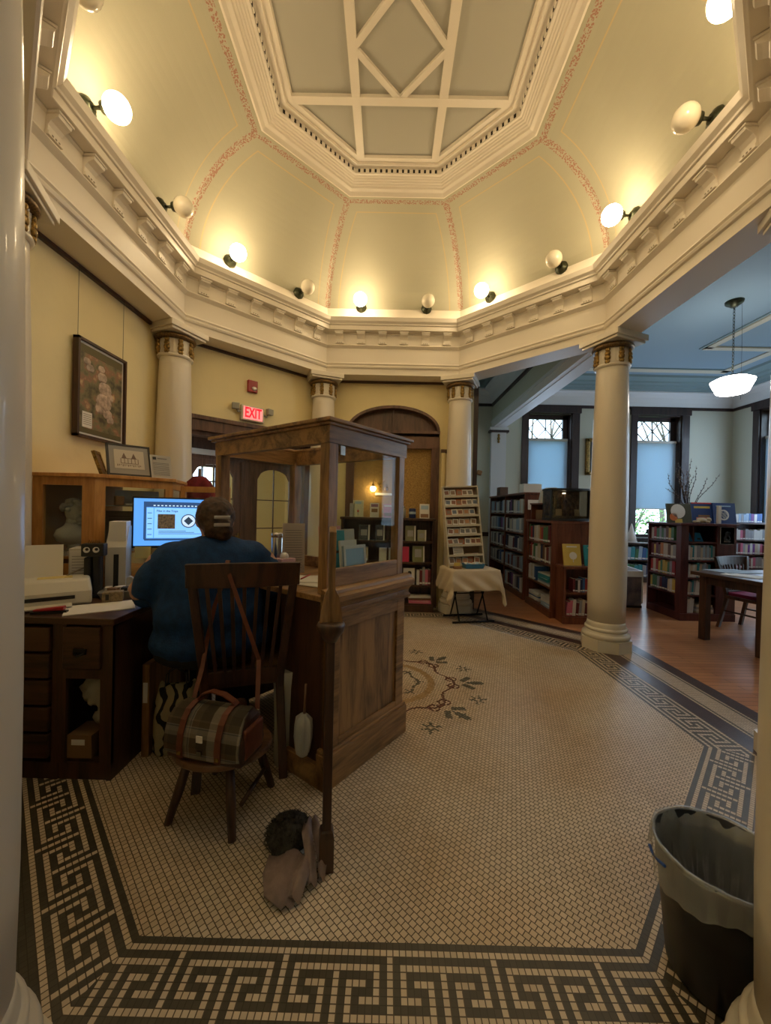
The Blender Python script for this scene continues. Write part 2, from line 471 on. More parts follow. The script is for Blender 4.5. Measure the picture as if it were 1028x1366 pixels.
# far wall with arched recess
b = MB().mat(cream)
T4 = side_T(WA, 4)
AR = 0.60; AZ = 2.09; ATOP = 2.60   # arch half width, spring, crown (local x is mirrored: side 4 faces -y)
acx = 0.03
N = 24
arc = []
for i in range(N + 1):
    th = PI * i / N
    arc.append((acx + AR * math.cos(th), AZ + 0.19 + (ATOP - AZ - 0.19) * math.sin(th)))
for (x0_, x1_) in ((-HS - .03, acx - AR), (acx + AR, HS + .2)):
    b.box(x0_, x1_, WA, WA + .12, 0, 2.96)
for (p, q) in zip(arc, arc[1:]):
    b.loft([[Vector((p[0], WA, p[1])), Vector((q[0], WA, q[1])), Vector((q[0], WA, 2.96)), Vector((p[0], WA, 2.96))],
            [Vector((p[0], WA + .12, p[1])), Vector((q[0], WA + .12, q[1])), Vector((q[0], WA + .12, 2.96)), Vector((p[0], WA + .12, 2.96))]], smooth=False)
struct(b.build('wall_back'))
# dark picture rail below the soffit
b = MB().mat(darkx)
for k in (4, 5, 6, 7):
    T = side_T(WA, k); hs = (WA - .03) * tn
    b.box(-hs - .01, hs + .01, -0.03, 0.0, 2.88, 2.945, T); b.box(-hs, hs, -0.045, -0.0, 2.925, 2.945, T)
struct(b.build('trim_1'))
# wall behind the photographer, closing the building
b = MB().mat(cream); b.box(-3.0, 3.0, -5.1, -5.0, 0, 3.3); b.box(-3.1, -3.0, -5, -1.2, 0, 3.3); struct(b.build('wall_front'))
b = MB().mat(white); b.box(-3.0, 2.3, -5, -2.24, 3.0, 3.1); struct(b.build('ceiling'))

# ---- entablature ----------------------------------------------------
b = MB().mat(white)
prof = [(1.93, 3.535), (1.800, 3.535), (1.806, 3.520), (1.815, 3.495), (1.838, 3.475), (1.842, 3.462), (1.855, 3.458), (1.855, 3.408),
        (1.862, 3.405), (1.935, 3.405), (1.935, 3.395), (1.950, 3.385), (1.955, 3.27), (1.935, 3.262), (1.930, 3.250), (1.945, 3.240), (1.965, 3.228),
        (1.970, 3.225), (1.970, 3.055), (1.950, 3.045), (1.945, 3.032), (1.958, 3.022), (1.958, 3.012), (1.944, 3.000), (1.950, 2.985), (1.966, 2.978), (1.966, 2.905),
        (2.235, 2.905), (2.235, 3.76), (1.99, 3.76)]
b.ring(prof)
ent = struct(b.build('trim_2'))
# modillions
mod = MB().mat(white)
w = 0.045
sec = [(0.0, 0.0), (-0.072, -0.0), (-0.076, -0.014), (-0.070, -0.03), (-0.052, -0.038), (-0.03, -0.05), (-0.014, -0.072), (-0.012, -0.118), (0.0, -0.122)]
mod.loft([[Vector((-w, y_, z_)) for y_, z_ in sec], [Vector((w, y_, z_)) for y_, z_ in sec]], smooth=False)
mod.box(-w - .008, w + .008, -0.082, 0.0, -0.013, 0.0)
mod.box(-w - .004, w + .004, -0.022, 0.0, -0.128, -0.108)
mod.mat(M('painted drill hole shade', (0.2, 0.17, 0.12), 0.9))  # small dark boxes carry the shade of drill holes in their colour
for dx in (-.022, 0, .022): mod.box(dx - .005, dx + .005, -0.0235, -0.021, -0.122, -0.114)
m0 = mod.build('modillion', parent=ent)
first = True
for k in range(8):
    T = side_T(1.952, k, 3.402)
    for i in range(6):
        xx = (i - 2.5) * 0.262
        o = m0 if first else m0.copy()
        if not first: COL.objects.link(o); o.parent = ent
        first = False
        o.matrix_local = T @ Matrix.Translation((xx, 0, 0))

# ---- dome -----------------------------------------------------------
def dome_mat():
    m, t, bs = nt('pale green dome plaster with stencilled bands')
    L = t.links.new
    uv = t.nodes.new('ShaderNodeUVMap'); sp = t.nodes.new('ShaderNodeSeparateXYZ'); L(uv.outputs[0], sp.inputs[0])
    def mth(op, a, c=None, d=None):
        n = t.nodes.new('ShaderNodeMath'); n.operation = op
        for i, q in enumerate((a, c, d)):
            if q is None: continue
            if isinstance(q, (int, float)): n.inputs[i].default_value = q
            else: L(q, n.inputs[i])
        return n.outputs[0]
    dr, dt = sp.outputs[0], sp.outputs[1]
    # band: |dr| < .03 or .03 < dt < .085
    b1 = mth('LESS_THAN', dr, 0.034)
    b2 = mth('MULTIPLY', mth('GREATER_THAN', dt, 0.035), mth('LESS_THAN', dt, 0.085))
    b1 = mth('MULTIPLY', b1, mth('GREATER_THAN', dt, 0.035))
    band = mth('MAXIMUM', b1, b2)
    tc = t.nodes.new('ShaderNodeTexCoord')
    vo = t.nodes.new('ShaderNodeTexVoronoi'); vo.inputs['Scale'].default_value = 75; L(tc.outputs['Object'], vo.inputs['Vector'])
    nz = t.nodes.new('ShaderNodeTexNoise'); nz.inputs['Scale'].default_value = 26; L(tc.outputs['Object'], nz.inputs['Vector'])
    st = mth('MULTIPLY', mth('LESS_THAN', vo.outputs['Distance'], 0.50), mth('GREATER_THAN', nz.outputs['Fac'], 0.34))
    st = mth('MULTIPLY', st, band)
    lm = mth('MINIMUM', mth('SUBTRACT', dr, 0.135), mth('SUBTRACT', dt, 0.185))
    ln = mth('LESS_THAN', mth('ABSOLUTE', lm), 0.0055)
    n2 = t.nodes.new('ShaderNodeTexNoise'); n2.inputs['Scale'].default_value = 1.6; L(tc.outputs['Object'], n2.inputs['Vector'])
    base = t.nodes.new('ShaderNodeValToRGB'); base.color_ramp.elements[0].color = (0.365, 0.350, 0.255, 1); base.color_ramp.elements[1].color = (0.405, 0.385, 0.28, 1)
    L(n2.outputs['Fac'], base.inputs['Fac'])
    m0_ = t.nodes.new('ShaderNodeMixRGB'); L(mth('MULTIPLY', band, 0.35), m0_.inputs[0]); L(base.outputs['Color'], m0_.inputs[1]); m0_.inputs[2].default_value = (0.46, 0.41, 0.31, 1)
    m1 = t.nodes.new('ShaderNodeMixRGB'); L(mth('MULTIPLY', ln, 0.50), m1.inputs[0]); L(m0_.outputs[0], m1.inputs[1]); m1.inputs[2].default_value = (0.62, 0.42, 0.16, 1)
    m2 = t.nodes.new('ShaderNodeMixRGB'); L(mth('MULTIPLY', st, 0.70), m2.inputs[0]); L(m1.outputs[0], m2.inputs[1]); m2.inputs[2].default_value = (0.30, 0.075, 0.04, 1)
    L(m2.outputs[0], bs.inputs['Base Color']); bs.inputs['Roughness'].default_value = 0.65
    return m
dm = MB().mat(dome_mat())
uvd = dm.bm.loops.layers.uv.new('UVMap')
NP = 22
dprof = [(1.985, 3.52), (1.985, 3.60)]
for i in range(NP + 1):
    th = (PI / 2) * i / NP
    dprof.append((1.165 + 0.82 * math.cos(th), 3.62 + 0.83 * math.sin(th)))
ss = [0]
for p, q in zip(dprof, dprof[1:]): ss.append(ss[-1] + math.hypot(p[0] - q[0], p[1] - q[1]))
tot = ss[-1]
for k in range(8):
    T = side_T(0, k)
    for i in range(len(dprof) - 1):
        (a0, z0), (a1, z1) = dprof[i], dprof[i + 1]
        for s_ in (-1, 1):
            pts = [(0, a0, z0), (s_ * a0 * tn, a0, z0), (s_ * a1 * tn, a1, z1), (0, a1, z1)]
            uvs = [(a0 * tn, tot - ss[i]), (0, tot - ss[i]), (0, tot - ss[i + 1]), (a1 * tn, tot - ss[i + 1])]
            if s_ < 0: pts = pts[::-1]; uvs = uvs[::-1]
            vs = [dm.bm.verts.new(T @ Vector(p)) for p in pts]
            f = dm.bm.faces.new(vs)
            for lp, u_ in zip(f.loops, uvs): lp[uvd].uv = u_
dome = struct(dm.build('ceiling', recalc=False))
# coffer ring with dentils and strapwork
b = MB().mat(white)
cp = [(1.25, 4.46), (1.172, 4.456), (1.165, 4.444), (1.150, 4.440), (1.140, 4.452), (1.128, 4.466), (1.118, 4.470), (1.098, 4.476), (1.092, 4.490), (1.078, 4.494),
      (1.072, 4.504), (1.060, 4.507), (1.054, 4.517), (1.042, 4.520), (1.036, 4.529), (1.024, 4.532), (1.018, 4.540), (1.000, 4.541),
      (0.995, 4.546), (0.993, 4.580), (0.972, 4.584), (0.945, 4.582), (0.940, 4.570), (0.930, 4.570), (0.925, 4.590), (0.905, 4.588), (0.880, 4.590), (0.872, 4.612), (0.95, 4.66), (1.25, 4.66)]
b.ring(cp)
cof = struct(b.build('trim_3'))
slot = M('painted dentil gap shade', (0.02, 0.015, 0.01), 0.9)  # black boxes paint the shade between the dentils
db = MB().mat(slot); dl = MB().mat(white)
for k in range(8):
    T = side_T(0.992, k, 0)
    n = 15
    for i in range(n):
        x = (i - (n - 1) / 2) * 0.0535
        db.box(x - .010, x + .010, -0.0035, 0.0, 4.548, 4.578, T)
        x2 = x + .02675
        if i < n - 1: dl.box(x2 - .016, x2 + .016, -0.007, 0.0, 4.547, 4.579, T)
db.build('dentil_gap_shade', parent=cof); dl.build('dentil', parent=cof)
b = MB().mat(M('pale grey green ceiling panel', (0.42, 0.41, 0.35), 0.7))
b.face([(*octpt(0.93, k), 4.615) for k in range(8)])
struct(b.build('ceiling'))
b = MB().mat(white)
c8 = 0.88
for x in (-.355, .355): b.box(x - .035, x + .035, -c8, c8, 4.588, 4.616)
for y in (-.365, .365): b.box(-c8, c8, y - .033, y + .033, 4.586, 4.616)
for (p, q) in (((0, .36), (.345, 0)), ((.345, 0), (0, -.36)), ((0, -.36), (-.345, 0)), ((-.345, 0), (0, .36))):
    mx_, my_ = (p[0] + q[0]) / 2, (p[1] + q[1]) / 2; ln_ = math.hypot(q[0] - p[0], q[1] - p[1])
    b.cbox((mx_, my_, 4.602), (ln_ - .03, 0.045, 0.024), (0, 0, math.atan2(q[1] - p[1], q[0] - p[0])))
struct(b.build('trim_4'))

# ---- reading room shell ---------------------------------------------
YF, XR, ZC = 4.85, 6.7, 3.75
wins_far = [(2.70, 3.56), (4.83, 5.70)]
b = MB().mat(sage)
wall_piece(b, Matrix.Translation((0, YF, 0)), 1.0, XR + .3, 0, ZC, 0.3, [(a, c, 0.82, 3.22) for a, c in wins_far]); struct(b.build('wall_back'))
b = MB().mat(sage)
TR = Matrix.Translation((XR, 0, 0)) @ Matrix.Rotation(-PI / 2, 4, 'Z')
wins_r = [(-4.28, -3.22), (-2.13, -1.07)]  # second opening is an unseen window added for the room's lighting
wall_piece(b, TR, -4.85, 5.0, 0, ZC, 0.3, [(a, c, 0.82, 3.22) for a, c in wins_r]); struct(b.build('wall_right'))
b = MB().mat(sage); b.box(1.0, XR, -5.1, -5.0, 0, ZC); struct(b.build('wall_front'))
b = MB().mat(sage); b.box(1.02, 1.10, 2.20, YF, 0, ZC); b.box(.92, 1.10, 2.236, 2.34, 2.9, ZC); struct(b.build('wall_left'))
b = MB().mat(bluec)
q = [octpt(2.23, k) for k in (4, 3, 2, 1)]
b.face([(q[3][0], -5, ZC), (XR, -5, ZC), (XR, YF, ZC), (q[0][0], YF, ZC)] + [(p[0], p[1], ZC) for p in q])
struct(b.build('ceiling'))
b = MB().mat(bwhite)   # white cove + dark rail
def crown(mb, T, x0, x1):
    mb.mat(bwhite)
    pr = [(0, 3.38), (-.03, 3.38), (-.05, 3.45), (-.09, 3.53), (-.15, 3.585), (-.22, 3.60), (-.22, 3.62), (0, 3.62)]
    mb.loft([[T @ Vector((x0, y, z)) for y, z in pr], [T @ Vector((x1, y, z)) for y, z in pr]], smooth=False)
    mb.mat(teal)
    pr = [(0, 3.62), (-.26, 3.62), (-.30, 3.65), (-.38, 3.655), (-.40, 3.68), (-.50, 3.685), (-.52, 3.71), (-.72, 3.715), (-.74, 3.75), (0, 3.75)]
    mb.loft([[T @ Vector((x0, y, z)) for y, z in pr], [T @ Vector((x1, y, z)) for y, z in pr]], smooth=False)
    mb.mat(casing); mb.box(x0, x1, -.03, 0, 3.325, 3.375, T)
crown(b, Matrix.Translation((0, YF, 0)), 2.22, XR)
crown(b, Matrix.Translation((0, YF, 0)), 1.10, 2.02)
crown(b, TR, -4.85, 5.0)
crown(b, Matrix.Translation((2.0, 0, 0)) @ Matrix.Rotation(-PI / 2, 4, 'Z'), -4.85, -2.0)
struct(b.build('trim_5'))
b = MB().mat(tan)
b.box(2.25, 5.75, 3.82, 3.96, 3.735, 3.749); b.box(5.62, 5.75, -4, 3.90, 3.735, 3.749)
b.box(4.6, 5.75, 2.90, 3.0, 3.730, 3.749); b.box(4.6, 4.7, -2.0, 2.95, 3.730, 3.749)
b.mat(teal)
b.box(2.25, 5.62, 3.79, 3.81, 3.737, 3.749); b.box(4.55, 4.58, -2.0, 3.0, 3.737, 3.749)
struct(b.build('trim_6'))
# beam from column to pilaster
b = MB().mat(sage); b.box(2.0, 2.22, 0.95, YF, 3.05, ZC)
b.mat(bwhite); b.box(1.985, 2.235, 0.95, YF, 2.90, 3.06); b.box(1.97, 2.25, 0.95, YF, 3.0, 3.035); b.box(2.05, 2.17, 1.2, YF - .1, 2.893, 2.9)
struct(b.build('trim_7'))
b = MB().mat(bwhite); b.box(1.96, 2.25, YF - .1, YF, 0, 2.80); b.box(1.93, 2.28, YF - .13, YF, 2.84, 2.90)
b.mat(casing); b.box(1.92, 2.29, YF - .14, YF, 2.80, 2.84)
b.mat(gold)
for i, r_ in enumerate((.03, .035, .028)): b.ball((2.1, YF - .11, 2.74 - i * .06), r_, sc=(.8, .5, 1.1))
pil = struct(b.build('trim_8'))
b = MB().mat(casing); b.box(1.50, 1.58, YF - .06, YF, 0, 3.35); b.box(1.10, YF * 0 + 1.96, YF - .05, YF, .78, .86); b.box(1.10, 1.96, YF - .04, YF, 0, .22)
b.box(1.06, 1.115, 2.185, 2.2, 0, 2.9); b.box(1.10, 1.115, 2.2, 2.3, 0, 2.9)
struct(b.build('trim_9'))

# windows
def make_window(n, T, x0, x1):
    z0, z1 = 0.82, 3.22
    b = MB().mat(casing)
    b.box(x0 - .12, x0, -.03, .0, z0 - .1, z1 + .13, T); b.box(x1, x1 + .14, -.03, 0, z0 - .1, z1 + .13, T)
    b.box(x0 - .14, x1 + .16, -.05, 0, z1, z1 + .13, T); b.box(x0 - .15, x1 + .15, -.08, .1, z0 - .06, z0, T)
    b.box(x0, x0 + .02, 0, .3, z0, z1, T); b.box(x1 - .02, x1, 0, .3, z0, z1, T); b.box(x0, x1, 0, .3, z1 - .02, z1, T)
    w_ = b.build('window_%d' % n); struct(w_)
    b = MB().mat(casing)
    b.box(x0 + .02, x0 + .07, .14, .19, z0, z1 - .02, T); b.box(x1 - .12, x1 - .02, .14, .19, z0, z1 - .02, T)
    b.box(x0 + .02, x1 - .02, .14, .19, z1 - .09, z1 - .02, T); b.box(x0 + .02, x1 - .02, .13, .19, 2.68, 2.75, T); b.box(x0 + .02, x1 - .02, .14, .19, z0, z0 + .06, T)
    b.build('sash_frame', parent=w_)
    xa, xb, za, zb = x0 + .07, x1 - .12, 2.75, z1 - .09
    b = MB().mat(M('lead glazing bars', (0.03, 0.03, 0.035), 0.5)); xm = (xa + xb) / 2; zm = (za + zb) / 2
    def bar(p, q):
        ln_ = math.hypot(q[0] - p[0], q[1] - p[1])
        TT = T @ Matrix.Translation(((p[0] + q[0]) / 2, .165, (p[1] + q[1]) / 2)) @ Matrix.Rotation(-math.atan2(q[1] - p[1], q[0] - p[0]), 4, 'Y')
        b.box(-ln_ / 2, ln_ / 2, -.008, .008, -.008, .008, TT)
    bar((xm, za), (xm, zb))
    for c0, c1 in ((xa, xm), (xm, xb)):
        cm = (c0 + c1) / 2
        bar((c0, zm), (cm, zb)); bar((cm, zb), (c1, zm)); bar((c1, zm), (cm, za)); bar((cm, za), (c0, zm))
    b.build('glazing_bar', parent=w_)
    b = MB().mat(pglass); b.box(x0 + .04, x1 - .04, .168, .172, z0 + .02, z1 - .05, T); b.build('pane', parent=w_)
    return w_
Tfar = Matrix.Translation((0, YF, 0))
for i, (a, c) in enumerate(wins_far): make_window(i + 1, Tfar, a, c)
for i, (a, c) in enumerate(wins_r): make_window(i + 3, TR, a, c)
def blind_mat():
    m = bpy.data.materials.new('translucent white blind fabric'); m.use_nodes = True; t = m.node_tree; t.nodes.clear()
    o = t.nodes.new('ShaderNodeOutputMaterial'); d = t.nodes.new('ShaderNodeBsdfDiffuse'); tr = t.nodes.new('ShaderNodeBsdfTranslucent'); mx = t.nodes.new('ShaderNodeMixShader')
    d.inputs['Color'].default_value = (0.7, 0.74, 0.78, 1); tr.inputs['Color'].default_value = (0.52, 0.67, 0.80, 1); mx.inputs[0].default_value = 0.5
    t.links.new(d.outputs[0], mx.inputs[1]); t.links.new(tr.outputs[0], mx.inputs[2]); t.links.new(mx.outputs[0], o.inputs[0])
    return m
bl = blind_mat()
def blind(T, x0, x1, zb, label):
    t = thing('roller_blind', label, 'blind')
    b = MB().mat(bl); b.box(x0 + .02, x1 - .04, .085, .088, zb, 2.70, T); b.build('shade_fabric', parent=t)
    MB().mat(greyp).box(x0 + .02, x1 - .04, .07, .10, 2.69, 2.735, T).build('roller', parent=t)
    MB().mat(greyp).box(x0 + .02, x1 - .04, .08, .094, zb - .02, zb, T).build('bottom_rail', parent=t)
blind(Tfar, *wins_far[0], 1.30, 'white roller blind behind the dark curved tank and tall bookcase')
blind(Tfar, *wins_far[1], 1.40, 'white roller blind raised above a view of green leaves')
blind(TR, *wins_r[0], 1.0, 'white roller blind at the window beside the corner of the reading room')

# greenery outside
leafm = M('green leaves', (0.28, 0.52, 0.14), 0.6, var=0.5, vscale=9)
def shrub(x, y, r, h, label):
    t = thing('garden_shrub', label, 'shrub', (x, y, 0))
    rd = random.Random(int(x * 10))
    b = MB().mat(M('grey bark', (0.14, 0.11, 0.09), 0.8))
    for i in range(7):
        a = rd.uniform(0, 2 * PI); b.tube([(0, 0, -.3), (r * .3 * math.cos(a), r * .3 * math.sin(a), h * .5), (r * .8 * math.cos(a + .3), r * .8 * math.sin(a + .3), h)], [.03, .02, .006], 5)
    b.build('stem', parent=t)
    b = MB().mat(leafm)
    for i in range(2600):
        a = rd.uniform(0, 2 * PI); q = r * math.sqrt(rd.random()); z = rd.uniform(-.2, h) 
        c = Vector((q * math.cos(a), q * math.sin(a), z)); s_ = rd.uniform(.03, .06)
        d1 = Vector((rd.uniform(-1, 1), rd.uniform(-1, 1), rd.uniform(-.6, .6))).normalized(); d2 = d1.cross(Vector((rd.uniform(-1, 1), rd.uniform(-1, 1), 1))).normalized()
        b.face([c - d1 * s_, c + d2 * s_ * .5, c + d1 * s_, c - d2 * s_ * .5])
    o = b.build('foliage', parent=t)
shrub(5.6, 6.6, 0.9, 1.6, 'leafy green shrub seen below the raised blind outside')
shrub(7.9, 6.9, 0.8, 1.5, 'second leafy green shrub standing farther along the outside wall')
tb = MB().mat(M('grey bark', (0.14, 0.11, 0.09), 0.8))
rd = random.Random(3)
def branch(p, d, l, r_, n):
    q = p + d * l
    tb.tube([p, (p + q) / 2 + Vector((rd.uniform(-.05, .05), 0, rd.uniform(-.05, .05))) * l, q], [r_, r_ * .8, r_ * .6], 5)
    if n:
        for k_ in range(3): branch(q, (d + Vector((rd.uniform(-.8, .8), rd.uniform(-.5, .5), rd.uniform(-.3, .7)))).normalized(), l * .72, r_ * .55, n - 1)
branch(Vector((0, 0, 0)), Vector((0.05, 0, 1)), 1.9, .09, 5)
tr_ = tb.build('bare_tree', loc=(4.4, 7.6, 0)); tag(tr_, 'bare grey tree whose twigs show through the lattice panes', 'tree')
c_ = tr_.copy(); COL.objects.link(c_); c_.location = (7.6, 8.0, 0); c_.rotation_euler = (0, 0, 2); c_['label'] = 'second bare tree outside beyond the leafy shrubs'
gm = M('outdoor lawn', (0.16, 0.24, 0.07), 0.9, var=0.4, vscale=2)
b = MB().mat(gm); b.face([(-6, 5.3, -.3), (30, 5.3, -.3), (30, 30, -.3), (-6, 30, -.3)]); b.face([(7.1, -8, -.3), (30, -8, -.3), (30, 5.3, -.3), (7.1, 5.3, -.3)])
struct(b.build('floor'))

# ================================================================== COLUMNS
def make_column(label):
    t = thing('column', label, 'column')
    b = MB().mat(whitecol)
    prof = [(.158, .24), (.163, .5), (.163, .9), (.158, 1.5), (.148, 2.1), (.136, 2.55), (.134, 2.63)]
    b.lathe(prof, 48); b.build('shaft', parent=t)
    b = MB().mat(whitecol)
    b.prism([(.203 / math.cos(PI / 8) * math.cos(PI / 8 + i * PI / 4), .203 / math.cos(PI / 8) * math.sin(PI / 8 + i * PI / 4)) for i in range(8)], 0, .105)
    pr = [(.196, .105)]
    for i in range(7): th = -PI / 2 + PI * i / 6; pr.append((.182 + .022 * math.cos(th), .130 + .024 * math.sin(th)))
    pr += [(.180, .158), (.174, .17)]
    for i in range(7): th = -PI / 2 + PI * i / 6; pr.append((.168 + .014 * math.cos(th), .19 + .016 * math.sin(th)))
    pr += [(.168, .21), (.162, .235), (.158, .26)]
    b.lathe(pr, 48); b.build('base', parent=t)
    b = MB().mat(whitecol)
    b.lathe([(.134, 2.615), (.150, 2.622), (.155, 2.635), (.150, 2.648), (.138, 2.654)], 48)
    b.lathe([(.138, 2.650), (.138, 2.665), (.140, 2.790)], 96, flute=lambda a: 1 - .045 * abs(math.sin(a * 16)) ** .5 if False else 1 - .05 * (abs(math.sin(a * 12)) > .55))
    b.build('neck', parent=t)
    b = MB().mat(giltdark)
    pr = [(.140, 2.785)]
    for i in range(7): th = -PI / 2 + PI * i / 6; pr.append((.155 + .022 * math.cos(th), 2.806 + .020 * math.sin(th)))
    b.lathe(pr, 72, flute=lambda a: 1 - .02 * abs(math.sin(a * 18))); b.build('gilded_ring', parent=t)
    b = MB().mat(whitecol); s_ = .185
    b.box(-s_, s_, -s_, s_, 2.83, 2.853); b.box(-s_ - .018, s_ + .018, -s_ - .018, s_ + .018, 2.853, 2.906); b.build('abacus', parent=t, bevel=.004)
    for k in range(8):
        an = k * PI / 4 + PI / 8
        b = MB().mat(gold)
        for i, r_ in enumerate((.017, .021, .024, .019)):
            for s2 in (-1, 1):
                aa = an + s2 * .055
                b.ball((.148 * math.cos(aa), .148 * math.sin(aa), 2.765 - i * .036), r_, n=8, m=6, sc=(.8, .8, 1.15))
        b.build('festoon', parent=t)
    return t
clabels = {0: 'near column whose smooth shaft fills the left edge of the photo', 1: 'near column whose shaft fills the right edge of the photo behind the bin',
           3: 'free-standing white column on the tile border before the wood floor', 4: 'white column behind the card rack at the end of the arched wall',
           5: 'white column between the doors and the arched panel wall', 6: 'white column in the corner behind the oak display case'}
cbase = None
CA = 2.065
for k, lab in clabels.items():
    kk = k
    x, y = octpt({0: 2.157, 1: 2.137}.get(k, CA), kk)
    rz = math.atan2(y, x)
    if cbase is None: cbase = make_column(lab); cbase.location = (x, y, 0); cbase.rotation_euler = (0, 0, rz)
    else: dup(cbase, (x, y, 0), rz, lab)
for kk, lab in ((2, 'white column beyond the right edge beside the bin'), (7, 'white column beyond the left edge beside the desk')):
    x, y = octpt(2.14 if kk == 2 else CA, kk); dup(cbase, (x, y, 0), math.atan2(y, x), lab)

# ================================================================== DOME GLOBES
globe_on = M('lit opal globe', (1, .95, .85), .3, emit=(1.0, .76, .45), estr=GLOBE_E)
globe_off = M('unlit frosted globe', (0.78, 0.72, 0.58), .15, coat=0.4)
def make_globe(on, label):
    t = thing('wall_globe_lamp', label, 'lamp')
    b = MB().mat(bronze)
    Ty = Matrix.Rotation(PI / 2, 4, 'X')     # local z -> -y
    b.lathe([(.062, 0), (.066, .012), (.058, .03), (.036, .042), (.030, .05)], 20, T=Ty, flute=lambda a: 1 - .05 * abs(math.sin(4 * a))); b.build('wall_plate', parent=t)
    b = MB().mat(bronze); b.tube([(0, -.03, 0), (0, -.075, 0), (0, -.105, 0)], [.014, .010, .014], 10); b.build('arm', parent=t)
    b = MB().mat(bronze); b.lathe([(.018, .100), (.034, .108), (.038, .130), (.030, .140)], 18, T=Ty); b.build('socket_cup', parent=t)
    b = MB().mat(globe_on if on else globe_off); b.ball((0, -.20, 0), .078, n=24, m=16); b.build('globe', parent=t)
    return t
gon = goff = None
sidename = {4: 'far', 5: 'far left', 3: 'far right', 6: 'left', 2: 'right', 7: 'near left', 1: 'near right', 0: 'near'}
for k in range(8):
    for j, xo in enumerate((-.40, .40)):
        # side frame's local x runs counter-clockwise; from inside, looking out at side 4, local x points to world -x
        T = side_T(1.972, k, 3.725) @ Matrix.Translation((-xo, 0, 0))
        on = (j == 1)
        lab = '%s round glass globe lamp on the %s panel of the green dome' % ('lit' if on else 'unlit', sidename[k])
        if on:
            if gon is None: gon = o = make_globe(True, lab)
            else: o = dup(gon, label=lab)
        else:
            if goff is None: goff = o = make_globe(False, lab)
            else: o = dup(goff, label=lab)
        o.location = T.translation; o.rotation_euler = T.to_euler()

# pendant in the reading room
t = thing('pendant_lamp', 'lit white bowl pendant lamp hanging on a chain from the blue ceiling', 'lamp', (3.93, 1.70, 0))
MB().mat(bronze).lathe([(.0, 3.68), (.03, 3.68), (.05, 3.70), (.085, 3.725), (.09, 3.75)], 20).build('ceiling_canopy', parent=t)
b = MB().mat(bronze)
for i in range(22):
    z = 3.68 - i * .036
    TT = Matrix.Translation((0, 0, z)) @ Matrix.Rotation(PI / 2 * (i % 2), 4, 'Z')
    b.tube([TT @ Vector((.010 * math.cos(a), 0, .022 * math.sin(a))) for a in [2 * PI * q / 8 for q in range(9)]], .003, 5)
b.build('chain', parent=t)
MB().mat(bronze).lathe([(.015, 2.91), (.05, 2.90), (.06, 2.87), (.02, 2.86)], 16).build('cap', parent=t)
b = MB().mat(M('lit opal bowl', (1, 1, 1), .3, emit=(1.0, .93, .82), estr=PENDANT_E))
b.lathe([(.05, 2.865), (.15, 2.86), (.205, 2.83), (.200, 2.81), (.150, 2.70), (.135, 2.69), (.0, 2.685)], 32); b.build('glass_bowl', parent=t)
MB().mat(black).tube([(.09, 0, 3.74), (.10, 0, 3.2), (.10, 0, 2.62)], .002, 4).build('pull_cord', parent=t)

# ================================================================== DOORS, ARCH AND WALL FITTINGS
T5 = side_T(WA, 5)          # diagonal wall with the doors; local +x runs towards the display case corner
b = MB().mat(doorw)
# casing round the opening: header, lintel boards and inner lobby soffit
b.box(-.86, .86, -.05, 0, 2.02, 2.15, T5); b.box(-.88, .88, -.075, 0, 2.13, 2.17, T5)
b.box(-.86, -.78, -.05, .12, 0, 2.02, T5); b.box(.78, .86, -.05, .12, 0, 2.02, T5)
b.box(-.86, .86, .0, .14, 1.98, 2.02, T5)
struct(b.build('trim_10'))
YD = .42
dm_ = MB().mat(doorw)
dm_.box(-1.05, 1.05, YD - .02, YD + .10, 1.86, 2.05, T5); dm_.box(-1.05, 1.05, .12, YD, 2.02, 2.06, T5)
dm_.mat(white); dm_.box(-1.0, 1.0, YD - .06, YD - .02, 1.83, 1.89, T5)
dm_.mat(doorw); dm_.box(-1.05, 1.05, YD, YD + .08, 1.79, 1.84, T5)
for x in (-.74, .133, .98): dm_.box(x - .06, x + .06, YD - .01, YD + .09, 0, 1.80, T5)
struct(dm_.build('trim_11'))
def door_leaf(n, xc):
    W_, H_ = .33, 1.79
    b = MB().mat(doorw)
    gw, gz0, gsp, gtop = .232, .30, 1.60, 1.735
    for s_ in (-1, 1):
        xa, xb = sorted((s_ * W_, s_ * gw)); b.box(xc + xa, xc + xb, YD + .01, YD + .05, 0, H_, T5)
    b.box(xc - gw, xc + gw, YD + .01, YD + .05, 0, gz0, T5)
    Nn = 10
    for i in range(Nn):
        x0_, x1_ = -gw + 2 * gw * i / Nn, -gw + 2 * gw * (i + 1) / Nn
        z = lambda x: gsp + (gtop - gsp) * math.sqrt(max(0, 1 - (x / gw) ** 2))
        pts = [Vector((xc + x0_, YD + .01, z(x0_))), Vector((xc + x1_, YD + .01, z(x1_))), Vector((xc + x1_, YD + .01, H_)), Vector((xc + x0_, YD + .01, H_))]
        b.loft([[T5 @ p for p in pts], [T5 @ (p + Vector((0, .04, 0))) for p in pts]], smooth=False)
    d = struct(b.build('door_%d' % n))
    b = MB().mat(casing)
    b.box(xc - .006, xc + .006, YD + .02, YD + .035, gz0, gtop, T5)
    for z in (.62, .98, 1.34): b.box(xc - gw, xc + gw, YD + .02, YD + .035, z - .006, z + .006, T5)
    b.build('muntin', parent=d)
    MB().mat(pglass).box(xc - gw, xc + gw, YD + .026, YD + .029, gz0, gtop, T5).build('pane', parent=d)
    b = MB().mat(gold); b.box(xc + .265, xc + .30, YD - .003, YD + .01, .75, .90, T5); b.box(xc + .275, xc + .29, YD - .04, YD - .03, .72, .93, T5); b.box(xc + .275, xc + .29, YD - .04, YD, .72, .735, T5); b.build('door_handle', parent=d)
